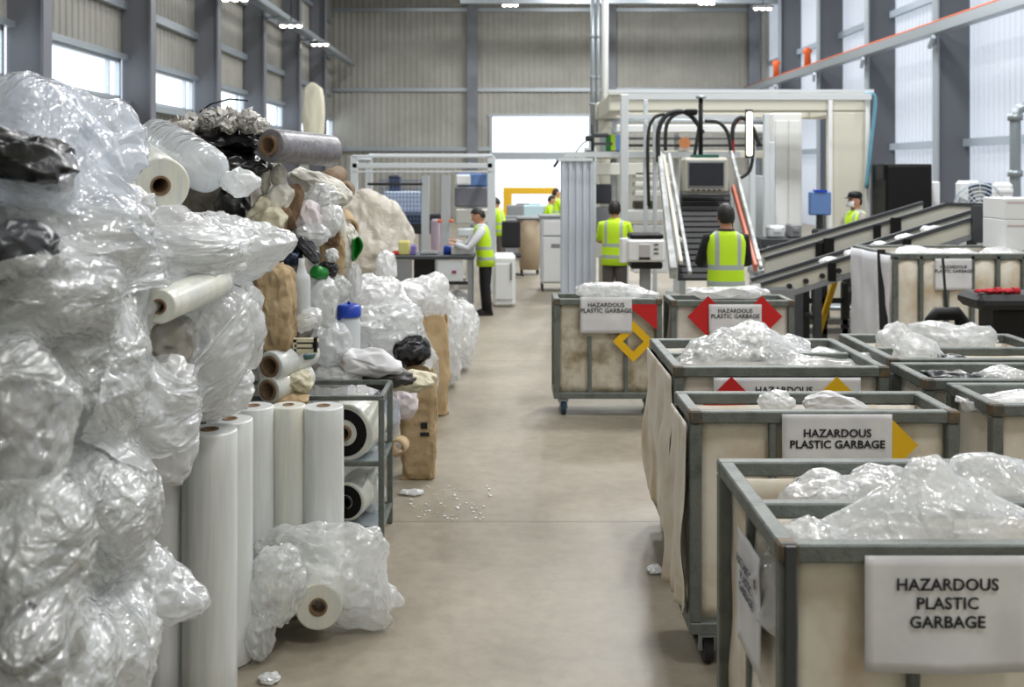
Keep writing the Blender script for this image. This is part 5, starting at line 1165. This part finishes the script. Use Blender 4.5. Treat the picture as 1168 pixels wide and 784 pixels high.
# white appliance behind the worker
t = thing('white_appliance', 'white upright appliance behind the worker at the desk', 'appliance', at(575, 350, 18.3, 0)); s = 18.3 / FPX; zz = CAMZ - (292 - CV) * s
MB().box((0, .4, zz / 2), (26 * s, .8, zz), bev=.05).build('body', M_white, t); MB().box((0, -.01, zz * .5), (20 * s, .02, zz * .7), bev=.01).build('door', M_white, t); MB().box((8 * s, -.03, zz * .7), (.03, .03, .3)).build('handle', M_midgrey, t)
t = thing('office_chair', 'dark swivel chair beyond the white appliance', 'chair', at(583, 318, 23.2, 0)); s = 24 / FPX
MB().box((0, 0, .5), (.45, .45, .08), bev=.03).build('seat', M_dark, t); MB().box((0, .2, .95), (.42, .07, .6), bev=.03).build('backrest', M_dark, t); MB().tube([(0, 0, .1), (0, 0, .48)], .03, 8).build('column', M_darkgrey, t)
for k in range(5): MB().bar((0, 0, .1), (.28 * math.cos(k * 1.257), .28 * math.sin(k * 1.257), .05), .05, .04).build('base_arm', M_darkgrey, t)
t = thing('wheeled_bin', 'tall beige wheeled bin beyond the white cart', 'bin', at(604, 318, 24, 0)); 
MB().loft([(0, 0, .12, .22, .24), (0, 0, .7, .27, .29), (0, 0, 1.25, .29, .31)], 24).build('body', mat('beige_bin', '#bca98f', .6), t); MB().box((0, 0, 1.29), (.62, .66, .07), bev=.03).build('lid', M_midgrey, t)
for x in (-.18, .18): MB().tube([(x - .03, 0, .07), (x + .03, 0, .07)], .065, 14).build('wheel', M_dark, t)
# white cart
t = thing('white_cart', 'white two-door cart on casters standing in the aisle ahead', 'cart', at(636, 330, 20.6, 0)); s = 20.6 / FPX; zz = CAMZ - (248 - CV) * s
MB().box((0, .35, zz / 2 + .08), (38 * s, .7, zz - .16), bev=.02).build('body', M_alulight, t)
MB().box((-.0, -.015, zz * .86), (33 * s, .03, zz * .2), bev=.01).build('drawer', M_white, t); d = MB().box((0, -.015, zz * .43), (33 * s, .03, zz * .6), bev=.01).build('door', M_white, t)
MB().box((-.04, -.035, zz * .62), (10 * s, .01, 4 * s)).build('label_plate', M_midgrey, d); MB().box((0, .35, zz + .01), (42 * s, .76, .05), bev=.015).build('top', M_midgrey, t)
for x in (-17 * s, 17 * s):
    for y in (.08, .62): MB().tube([(x - .02, y, .07), (x + .02, y, .07)], .065, 14).build('caster', M_dark, t)
# yellow portal and things outside the doorway
t = thing('yellow_portal', 'yellow steel portal frame standing in the bright doorway', 'portal frame', at(605, 250, 47, 0)); s = 47 / FPX; zz = CAMZ - (214 - CV) * s
MB().box((0, 0, zz - .14), (62 * s, .2, .3), bev=.02).build('beam', M_yel2, t)
for x in (-26 * s, 29 * s): MB().box((x, 0, zz / 2 - .14), (.38, .2, zz - .28), bev=.02).build('post', M_yel2, t)
for (u, v, w_, h_, Yq, m, lb) in ((600, 240, 44, 12, 38, M_midgrey, 'low grey machine in front of the yellow portal'), (640, 246, 30, 18, 33, M_darkgrey, 'dark machine beside the white cart, under the doorway'), (585, 262, 34, 26, 28, M_midgrey, 'grey work table far down the aisle'), (610, 238, 26, 8, 36, mat('pale_blue', '#b9d4dc', .5), 'pale blue unit on the far aisle line')):
    s = Yq / FPX; p = P(u, v, Yq); hh = CAMZ - (v - h_ / 2 - CV) * s; o = MB().box((0, 0, hh * .75), (w_ * s, .6, hh * .5), bev=.03).box((0, 0, hh * .25), (w_ * s * .8, .4, hh * .5), bev=.02).box((0, 0, hh + .03), (w_ * s * .5, .3, .06), bev=.01).build('far_machine', m); o.location = (p.x, Yq, .001); tag(o, lb, 'machine')
# sloping conveyors on the right
def slope(lb, lo, hi, D, hpx, seed, legs):
    t = thing('belt_conveyor', lb, 'belt conveyor', (P(*lo).x, lo[2], 0)); o = t.location
    a, c = P(*lo) - o, P(*hi) - o; up = Vector((0, 0, px(hpx, lo[2]))); dd = Vector((0, D, 0)); ax = (c - a).normalized(); nz = Vector((-ax.z, 0, ax.x)) if abs(ax.y) < .2 else Vector((0, 0, 1))
    MB().prism([a, c, c + up * .95, a + up], (0, 1, 0), .04).build('side_panel', M_offwhite if seed == 1 else M_cream, t); MB().prism([a + dd, c + dd, c + dd + up * .95, a + dd + up], (0, 1, 0), .04).build('side_panel', M_offwhite, t)
    MB().prism([a + up * .08, c + up * .08, c + up * .16, a + up * .16], (0, 1, 0), D).build('belt', M_dark, t)
    MB().bar(a + up * 1.03, c + up * .98, .07, .05).build('top_rail', M_darkgrey, t); MB().bar(a + up * 1.03 + dd, c + up * .98 + dd, .07, .05).build('top_rail', M_darkgrey, t)
    MB().bar(a + up * .02 - Vector((0, .02, 0)), c + up * .02 - Vector((0, .02, 0)), .05, .06).build('bottom_rail', M_midgrey, t)
    for f in (.3, .62): 
        q_ = a.lerp(c, f); MB().box((q_.x, -.03, q_.z + up.z * .5), (.1, .04, up.z * 1.0)).build('side_bracket', M_black, t)
    for f in legs:
        q_ = a.lerp(c, f)
        for y in (.0, D): MB().box((q_.x, q_.y + y, q_.z / 2), (.1, .08, q_.z)).build('leg', M_darkgrey, t)
        MB().box((q_.x, q_.y + D / 2, q_.z * .5), (.06, D, .06)).build('leg_brace', M_darkgrey, t)
    for f in (0, 1): MB().tube([a.lerp(c, f) + up * .3 + Vector((0, .05, 0)), a.lerp(c, f) + up * .3 + dd - Vector((0, .01, 0))], up.z * .22, 14).build('end_drum', M_galv, t)
    return t, o, a, c, up
t, o, a, c, up = slope('rear sloping belt conveyor with dark top rail, rising past the capped worker', (872, 321, 15.0), (1078, 258, 15.0), .8, 25, 1, (.12, .55, .95))
MB().bar(c + up, c + up + Vector((.85, 0, -.02)), .07, .05).build('level_rail', M_darkgrey, t); MB().prism([c, c + Vector((.85, 0, 0)), c + Vector((.85, 0, 0)) + up * .95, c + up * .95], (0, 1, 0), .04).build('head_panel', M_offwhite, t)
for f in (.35, .72): q_ = a.lerp(c, f); MB().box((q_.x, -.05, q_.z + up.z * .55), (.14, .05, up.z * 1.1)).build('rail_post', M_black, t)
t, o, a, c, up = slope('front sloping belt conveyor with scraps along it, passing behind the ribbed box bin', (868, 346, 13.75), (1135, 262, 13.75), .55, 21, 2, (.16, .24, .9))
MB().box((c.x * .93, -.05, c.z + up.z * .3), (.22, .06, up.z * 2.0)).build('upright_plate', M_darkgrey, t)
MB().box((a.x + .2, .2, a.z + .1), (.5, .5, .22), bev=.03).build('feed_chute', M_midgrey, t)
for k in range(6):
    q_ = a.lerp(c, .12 + .07 * k); MB().tube([(q_.x, -.04, q_.z + up.z * .45), (q_.x, -.0, q_.z + up.z * .45)], .035, 10).build('roller_cap', M_dark, t)
for k in range(5):
    q_ = o + a.lerp(c, .32 + .11 * k) + up * .55; lump('belt_scrap', ('pale scrap lowest on the front sloping belt', 'pale scrap second up the front sloping belt', 'white scrap midway on the front sloping belt', 'white scrap fourth up the front sloping belt', 'white scrap highest on the front sloping belt')[k], 'scrap', q_ + Vector((0, .25, .07)), (.14, .12, .07), M_film2, 'scraps on the front conveyor', seed=640 + k, sub=5, crease=.12)
t = thing('under_machine', 'dark conveyor undercarriage with cross bars beneath the sloping belts', 'undercarriage', at(935, 372, 14.5, 0)); s = 14.5 / FPX
for z, w_ in ((.25, 90), (.55, 70), (.12, 100)): MB().box((0, .3, z), (w_ * s, .08, .07)).build('cross_bar', M_midgrey if z < .3 else M_dark, t)
for x in (-40, -15, 12, 36): MB().box((x * s, .3, .4), (.08, .08, .8)).build('upright', M_dark, t)
MB().box((-26 * s, .14, .22), (16 * s, .4, .3), bev=.04).build('gear_motor', M_darkgrey, t); MB().tube([(-26 * s, -.1, .3), (-26 * s, -.06, .3)], .12, 16).build('motor_cap', M_galv, t)
MB().box((8 * s, 0, .5), (.07, .07, 1.0), Euler((0, .3, 0))).build('yellow_strut', M_yel2, t)
# black cabinet, fan, cartons
t = thing('black_cabinet', 'tall plain black cabinet against the dark column', 'cabinet', at(1037, 300, 18, 0)); s = 18 / FPX; zz = CAMZ + (CV - 187) * s
MB().box((0, .35, zz / 2), (53 * s, .7, zz), bev=.02).build('body', M_black, t); MB().box((0, -.012, zz / 2 + .03), (50 * s, .02, zz - .14), bev=.008).build('door', M_black, t); MB().box((21 * s, -.04, zz * .5), (.03, .05, .2)).build('handle', M_darkgrey, t)
MB().box((-28 * s, .2, zz - 9 * s), (2.5 * s, .3, 18 * s)).build('side_hinge', M_dark, t)
for k, u in enumerate((1008, 1064)):
    p = at(u, 250, 18.6, 0); zz = CAMZ - ((209 if k == 0 else 207) - CV) * 18.6 / FPX; tag(MB().box((0, 0, zz / 2), (.14, .3, zz), bev=.02).box((0, -.16, zz * .8), (.06, .02, .2), bev=.005).build('white_post_box', M_white), ('narrow white box on the gantry side of the black cabinet', 'narrow white box on the fan side of the black cabinet')[k], 'box').location = (p.x, p.y, 0)
t = thing('drum_fan', 'large round grey fan with a navy housing by the bright wall panels', 'fan', at(1110, 262, 17.5, 0)); s = 17.5 / FPX; cz = CAMZ - (234 - CV) * s; R = 26 * s
b = MB(); 
M_ = axis_matrix((0, -.2, cz), (-.3, -1, cz)); M_.translation = Vector((0, -.2, cz))
b.lathe([(R, 0), (R, .3), (R * .95, .3), (R * .95, 0)], M_, 36, True); b.build('drum', mat('fan_grey', '#9aa6b4', .4), t)
b = MB()
for k in range(6): b.tube([M_ @ Vector((R * f * math.cos(w_), R * f * math.sin(w_), .31)) for f, w_ in [((k + 1) / 6.3, 2 * PI * i / 24) for i in range(25)]], .008, 5, False)
for k in range(8): b.bar(M_ @ Vector((0, 0, .31)), M_ @ Vector((R * .96 * math.cos(k * PI / 4), R * .96 * math.sin(k * PI / 4), .31)), .012, .012)
b.build('guard_grille', M_alulight, t)
for k in range(4):
    a_ = k * PI / 2; g = MB(); g.grid(lambda x, y: M_ @ Vector((R * .85 * (.15 + .85 * x) * math.cos(a_ + (y - .5) * .9), R * .85 * (.15 + .85 * x) * math.sin(a_ + (y - .5) * .9), .15 + .06 * (y - .5))), 5, 4); solid(g.build('blade', M_alulight, t), .01)
MB().box((14 * s, .2, cz), (16 * s, .4, 50 * s), bev=.02).build('navy_housing', mat('navy', '#26405f', .4), t)
MB().box((0, .1, (cz - R) / 2), (.5, .5, cz - R + .1), bev=.02).build('pedestal', M_alulight, t)
for k, (u0, u1, v0, v1, Yq, lb) in enumerate(((1090, 1118, 206, 262, 18.4, 'white rounded panel standing behind the fan'), (1132, 1155, 208, 262, 18.6, 'white louvred panel standing between fan and pipe'))):
    s = Yq / FPX; b = MB(); z1 = CAMZ - (v0 - CV) * s; b.box((0, 0, z1 / 2), ((u1 - u0) * s, .12, z1), bev=.06)
    if k: 
        for j in range(6): b.box((0, -.07, z1 - .15 - j * .14), ((u1 - u0) * s * .85, .03, .06), bev=.005)
    o = b.build('partition_board', M_white); o.location = ((( u0 + u1) / 2 - CU) * s, Yq, 0); tag(o, lb, 'panel')
for k, (v0, v1, lb) in enumerate(((250, 285, 'lower white carton resting on the ribbed box bin'), (226, 250, 'upper white carton stacked on the lower one at the frame edge'))):
    Yq = 12.5; s = Yq / FPX; t = thing('carton', lb, 'carton', P(1176, v1, Yq), 0, 'cartons on the box bin'); t.location.z = 1.434 + (0 if k == 0 else 35 * s + .004)
    MB().box((0, .3, (v1 - v0) * s / 2), (58 * s, .6, (v1 - v0) * s), bev=.008).build('box', M_white, t); MB().box((0, -.002, (v1 - v0) * s * .8), (54 * s, .006, .02)).build('tape', mat('carton_tape_%d' % k, '#c9b7b7', .6), t)
# black trolley handle and black bench with red gloves
t = thing('hand_truck', 'black hand truck with a thick loop handle in front of the ribbed box bin', 'hand truck', at(1080, 430, 10.6, 0)); s = 10.6 / FPX
z0_ = CAMZ - (382 - CV) * s; z1_ = CAMZ - (358 - CV) * s
MB().tube([(-17 * s, 0, z0_ - .5), (-17 * s, 0, z1_ - .06), (-12 * s, 0, z1_), (12 * s, 0, z1_), (17 * s, 0, z1_ - .06), (17 * s, 0, z0_ - .5)], .07, 12).build('loop_handle', M_black, t)
MB().box((0, 0, .3), (36 * s, .08, .35), bev=.02).build('back_plate', M_dark, t); MB().box((0, -.2, .03), (36 * s, .4, .03), bev=.01).build('toe_plate', M_dark, t)
for x in (-19 * s, 19 * s): MB().tube([(x - .03, .1, .11), (x + .03, .1, .11)], .1, 16).build('wheel', M_dark, t)
MB().bar((0, 0, z1_), (0, .1, z1_ + .55), .02, .02).build('pole', M_dark, t)
t = thing('black_bench', 'black bench with a thick curved top at the frame edge, gloves on it', 'bench', at(1150, 430, 9.3, 0)); s = 9.3 / FPX; zz = CAMZ - (337 - CV) * s
b = MB(); b.box((22 * s, .25, zz - 9 * s), (110 * s, .5, 18 * s), bev=.05); b.build('bench_top', M_dark, t)
MB().box((30 * s, .3, (zz - 18 * s) / 2), (75 * s, .35, zz - 18 * s), bev=.02).build('bench_body', M_black, t); MB().box((-8 * s, .12, (zz - 18 * s) / 2), (.05, .05, zz - 18 * s)).build('leg', M_black, t)
for k, (u, lb) in enumerate(((1142, 'red work glove lying on the black bench, nearest its curved end'), (1163, 'red work glove on the black bench at the frame edge'))):
    p = P(u, 336, 9.2); p.y = 9.42; p.z = zz + .025
    b = MB(); b.ell(p, (.06, .045, .025), None, 14, 8)
    for j in range(4): b.tube([p + Vector((-.04, -.03 + j * .02, 0)), p + Vector((-.1, -.04 + j * .024, .005)), p + Vector((-.125, -.045 + j * .026, -.01))], [.013, .012, .008], 7)
    b.tube([p + Vector((-.01, -.04, 0)), p + Vector((-.05, -.075, 0))], [.014, .01], 7); b.tube([p + Vector((.04, 0, 0)), p + Vector((.1, .01, -.003))], [.032, .036], 10)
    tag(b.build('work_glove', mat('glove_red_%d' % k, '#b3202c', .8), None, p), lb, 'glove', 'gloves on the bench')
# work platforms for the people by the machines
for (u, Yq, w_, d_, h_, lb) in ((828, 11.15, 1.2, .6, .26, 'low steel work platform under the worker at the slatted conveyor'), (700, 16.0, 1.0, .8, .13, 'low steel work platform under the worker by the fluted cabinet'), (975, 16.6, 1.2, .8, .28, 'low steel work platform under the capped worker')):
    t = thing('work_platform', lb, 'platform', at(u, 300, Yq, 0)); MB().box((0, 0, h_ - .03), (w_, d_, .06), bev=.008).build('deck', M_galv, t)
    for x in (-w_ / 2 + .06, w_ / 2 - .06):
        for y in (-d_ / 2 + .06, d_ / 2 - .06): MB().box((x, y, (h_ - .06) / 2), (.06, .06, h_ - .06)).build('leg', M_darkgrey, t)
# open wires above the doorway corner
t = thing('signal_mast', 'thin mast with dark fittings silhouetted against the bright doorway top', 'mast', at(676, 184, 18.4)); s = 18.4 / FPX
MB().tube([(0, 0, 0), (0, 0, 42 * s)], .03, 8).build('mast', M_dark, t); MB().box((-.05, 0, 8 * s), (.16, .1, .14), bev=.02).build('fitting', M_dark, t); MB().box((-.06, 0, 26 * s), (.14, .1, .1), bev=.02).build('fitting', M_dark, t); MB().tube([(0, 0, 27 * s), (-.18, 0, 20 * s), (-.3, 0, 10 * s), (-.3, 0, 0)], .014, 6).build('wire', M_dark, t)
b = MB(); b.box((12 * s, .1, 20 * s), (22 * s, .1, 3 * s)); b.box((10 * s, .1, 30 * s), (18 * s, .1, 5 * s), bev=.02); b.build('arm', M_darkgrey, t)
# ================================================================ people
def person(label, loc, rz, arms, H=1.75, shirt=M_shirtw, trousers=M_trb, vest=True, hair=True, cap=False, mask=False, lean=0.0, head_yaw=0.0, head_down=0.0, shirt_long=True, stride=.0):
    """local frame: faces -Y, feet at z 0. arms: two (elbow, wrist) pairs, her right (x<0) first"""
    t = thing('person', label, 'person', loc, rz); k = H / 1.75; t.scale = (k, k, k)
    def ln(p):                                               # lean forward from the hips
        p = Vector(p)
        if p.z > .92 and lean: d = p.z - .92; p = Vector((p.x, p.y - math.sin(lean) * d, .92 + math.cos(lean) * d))
        return p
    HC = ln((0, -.012, 1.63)); HR = Euler((head_down, 0, head_yaw)).to_matrix()
    b = MB()
    tors = [(0, 0, .86, .155, .105), (0, .005, .98, .15, .1), (0, 0, 1.1, .142, .095), (0, -.005, 1.25, .165, .108), (0, 0, 1.37, .18, .1), (0, .005, 1.44, .15, .075), (0, .01, 1.475, .07, .06), (0, .005, 1.57, .052, .055)]
    def loft_l(rings, grow=0.0, cap_=True):
        mb = MB(); mb.loft([(r[0], r[1], r[2], r[3] + grow, r[4] + grow) for r in rings], 26, True, cap_); mb.v = [tuple(ln(v)) for v in mb.v]; return mb
    def merge(a, c): o = len(a.v); a.v += c.v; a.f += [tuple(i + o for i in f) for f in c.f]; a.s += c.s
    merge(b, loft_l(tors))
    # head with face
    K = 1.12
    def hd(p): return HC + HR @ (Vector(p) * K)
    b.ell(HC, (.076 * K, .096 * K, .115 * K), HR, 22, 16); b.ell(hd((0, -.03, -.06)), (.055 * K, .06 * K, .058 * K), HR, 16, 10)
    b.tube([hd((0, -.088, .02)), hd((0, -.108, -.018)), hd((0, -.098, -.03))], [.01, .016, .012], 8)
    b.ell(hd((0, -.088, -.058)), (.026, .012, .009), HR, 10, 6)
    for sx in (-1, 1):
        b.ell(hd((sx * .077, .012, -.008)), (.01, .022, .032), HR, 10, 8); b.ell(hd((sx * .032, -.083, .012)), (.016, .012, .011), HR, 10, 6)
        # legs
        hip, kn, an = Vector((sx * .088, 0, .9)), Vector((sx * .095, -.015 + sx * stride * .5, .49)), Vector((sx * .1, .02 + sx * stride, .085))
        b.tube([hip, hip.lerp(kn, .5), kn, kn.lerp(an, .35), an], [.088, .075, .055, .056, .038], 14)
        b.tube([an + Vector((0, .045, -.045)), an + Vector((0, -.05, -.045)), an + Vector((sx * .012, -.15, -.058))], [.036, .042, .03], 12)
    for sx, (el, wr) in zip((-1, 1), arms):
        sh = ln((sx * .18, .0, 1.4)); el, wr = Vector(el), Vector(wr)
        b.tube([sh - Vector((sx * .03, 0, 0)), sh, sh.lerp(el, .5), el, el.lerp(wr, .35), wr], [.045, .054, .046, .038, .038, .026], 12)
        d = (wr - el).normalized(); side = d.cross(Vector((0, 0, 1)))
        side = side.normalized() if side.length > .1 else Vector((1, 0, 0)); nrm = side.cross(d)
        b.box(wr + d * .045, (.076, .085, .028), Matrix((side, d, nrm)).transposed(), .01)
        for j, (off, ln_) in enumerate(((-.028, .068), (-.01, .078), (.01, .073), (.027, .056))):
            q = wr + d * .085 + side * off; b.tube([q - d * .015, q + d * ln_ * .5 - nrm * .006, q + d * ln_ * .85 - nrm * .025], [.0095, .009, .0075], 7)
        th = side * (-sx) * (1 if side.x > 0 else -1); q = wr + d * .025 + th * .035; b.tube([q - th * .012, q + th * .025 + d * .02, q + th * .03 + d * .05], [.012, .011, .009], 7)
    body = b.build('body', M_skin, t); md = body.modifiers.new('one_surface', 'REMESH'); md.mode = 'VOXEL'; md.voxel_size = .009; md.use_smooth_shade = True
    # clothes
    s = loft_l([(0, 0, .93, .166, .116)] + [r for r in tors[2:6]] + [(0, .01, 1.47, .085, .07), (0, .008, 1.5, .064, .062)], .012, False)
    for sx, (el, wr) in zip((-1, 1), arms):
        sh = ln((sx * .18, .0, 1.4)); el, wr = Vector(el), Vector(wr); e2 = wr if shirt_long else el
        if shirt_long: s.tube([sh - Vector((sx * .05, 0, -.01)), sh, sh.lerp(el, .5), el, el.lerp(wr, .5), el.lerp(wr, .95)], [.05, .068, .06, .054, .048, .038], 14, False)
        else: s.tube([sh - Vector((sx * .05, 0, -.01)), sh, sh.lerp(el, .6), sh.lerp(el, .85)], [.05, .068, .062, .06], 14, False)
    solid(s.build('shirt', shirt, t), .006, 0)
    tr = MB(); tr.loft([(0, 0, .8, .165, .115), (0, 0, .9, .17, .118), (0, .003, 1.0, .163, .112)], 26, True, False)
    for sx in (-1, 1):
        hip, kn, an = Vector((sx * .085, 0, .88)), Vector((sx * .097, -.012 + sx * stride * .5, .49)), Vector((sx * .1, .02 + sx * stride, .06)); tr.tube([hip, hip.lerp(kn, .5), kn, kn.lerp(an, .5), an], [.098, .093, .08, .074, .07], 16, False)
    solid(tr.build('trousers', trousers, t), .006, 0)
    for sx in (-1, 1):
        an = Vector((sx * .1, .02 + sx * stride, .0)); MB().loft([(an.x, an.y - .045, .0, .052, .14), (an.x, an.y - .045, .025, .054, .142), (an.x, an.y - .035, .06, .048, .12), (an.x, an.y + .02, .1, .046, .06)], 18).build('shoe', M_shoe, t)
    if vest:
        v = loft_l([(0, 0, .8, .185, .135), (0, 0, .93, .18, .13), (0, 0, 1.1, .17, .122), (0, -.003, 1.25, .186, .13), (0, 0, 1.37, .192, .122), (0, .006, 1.43, .165, .1), (0, .012, 1.475, .085, .076)], .012, False)
        solid(v.build('vest', M_vest, t), .008, 0)
    if hair or cap:
        b = MB(); vs, fs = ico(4); out = []
        for d in vs:
            p = Vector((d.x * .086, d.y * .107, d.z * .127)) * (1 + .03 * noise.noise(d * 6))
            keep = (d.z > .28) or (d.y > .1 and d.z > -.55 + .25 * (d.y < .4)) if not (d.y < -.55 and d.z < .62) else False
            out.append(hd(p if keep else p * .72))
        b.add(out, fs, True); b.build('hair', M_hair, t)
    if cap:
        b = MB(); b.lathe([(.09, .045), (.093, .07), (.085, .105), (.06, .13), (0, .142)], Matrix.Translation(HC) @ HR.to_4x4() @ Matrix.Diagonal((.98 * K, 1.18 * K, K, 1)), 24); b.build('cap', M_black, t)
        g = MB(); g.grid(lambda a, c: hd((-.07 + .14 * a, -.085 - .085 * c * math.sin(PI * (.15 + .7 * a)), .052 - .018 * c)), 12, 5); solid(g.build('cap_brim', M_black, t), .005)
    if mask:
        g = MB(); g.grid(lambda a, c: hd((.085 * math.sin((a - .5) * 2.5), -.02 - .1 * math.cos((a - .5) * 2.2) - .012 * math.sin(PI * c), -.085 + .08 * c)), 16, 8); solid(g.build('face_mask', M_mask, t), .004)
    return t
work = (((-.25, -.12, 1.14), (-.15, -.36, 1.1)), ((.25, -.12, 1.14), (.15, -.36, 1.12)))
side = (((-.27, .0, 1.13), (-.22, -.16, .95)), ((.27, .0, 1.13), (.22, -.16, .95)))
person('person in white shirt and lime vest leaning over the black-framed desk', (px(554 - CU, 17.35), 17.35, 0), -PI / 2 + .12, (((-.24, -.3, 1.12), (-.12, -.5, 1.2)), ((.24, -.3, 1.1), (.12, -.52, 1.16))), H=1.76, shirt=M_shirtw, trousers=M_trb, lean=.16, head_down=.45)
person('person in lime vest and grey trousers seen from behind beside the fluted cabinet', (px(701 - CU, 16.0), 16.0, .13), PI - .25, work, H=1.78, shirt=M_shirtl, trousers=M_trg, shirt_long=False)
person('person with black hair and black shirt under a lime vest, facing the slatted conveyor', (px(828 - CU, 11.15), 11.15, .26), PI, work, H=1.76, shirt=M_shirtb, trousers=M_trb)
person('person in black cap and white face mask behind the rear sloping conveyor', (px(976 - CU, 16.6), 16.6, .28), -PI / 2 + .3, work, H=1.74, shirt=M_shirtg, trousers=M_trg, cap=True, mask=True)
person('dark-haired distant person in lime jacket beside the doorway post', (px(634 - CU, 31), 31, 0), PI / 2 + .3, work, H=1.82, shirt=M_shirtl, trousers=M_trb)
person('distant person in lime jacket stooping, just left of the one at the doorway post', (px(622 - CU, 30), 30, 0), PI / 2, work, H=1.66, shirt=M_shirtl, trousers=M_trb, lean=.25, head_down=.3)
person('distant person in lime jacket half hidden behind the enclosure corner post', (px(572 - CU, 25.5), 25.5, 0), -PI / 2 - .3, (((-.26, -.2, 1.15), (-.1, -.42, 1.0)), ((.26, -.2, 1.15), (.1, -.42, 1.0))), H=1.72, shirt=M_shirtl, trousers=M_trg, lean=.2, head_down=.4)
# ================================================================ light and camera
w = bpy.data.worlds.new('daylight'); SC.world = w; w.use_nodes = True
bg = w.node_tree.nodes['Background']; bg.inputs['Color'].default_value = (.86, .93, 1, 1); bg.inputs['Strength'].default_value = 2.6
def area(name, loc, rot, sx, sy, power, col=(1, 1, 1)):
    l = bpy.data.lights.new(name, 'AREA'); l.shape = 'RECTANGLE'; l.size = sx; l.size_y = sy; l.energy = power; l.color = col
    o = bpy.data.objects.new(name, l); COL.objects.link(o); o.location = loc; o.rotation_euler = rot; return o
for i, y in enumerate((0, 7, 15, 24, 34, 44)):
    for x, k, sz in ((-4, .45, 1.2), (3.4, 1.25, .7), (8.5, 1.0, 1.2)):
        area('ceiling_light', (x, y, ZC - .25), (0, 0, 0), sz, sz * 2.2, LP * k * (.8 if y < 12 else 1.75), (1, 1, 1))
cam = bpy.data.cameras.new('camera'); co = bpy.data.objects.new('camera', cam); COL.objects.link(co)
co.location = (0, 0, CAMZ); co.rotation_euler = (PI / 2, 0, 0)
cam.sensor_width = 36; cam.lens = 36 * FPX / 1168; cam.shift_x = (584 - CU) / 1168; cam.shift_y = -(392 - CV) / 1168
cam.clip_start = .1; cam.clip_end = 300
cam.dof.use_dof = True; cam.dof.focus_distance = 5.8; cam.dof.aperture_fstop = 2.6
SC.camera = co
SC.view_settings.view_transform = 'Standard'; SC.view_settings.look = 'None'; SC.view_settings.gamma = 1
SC.view_settings.use_curve_mapping = False; SC.view_settings.exposure = EXPO
try:
    SC.cycles.transparent_max_bounces = 12; SC.cycles.max_bounces = 6; SC.cycles.diffuse_bounces = 3; SC.cycles.glossy_bounces = 3
    SC.cycles.use_denoising = True; SC.cycles.sample_clamp_indirect = 4
except Exception: pass
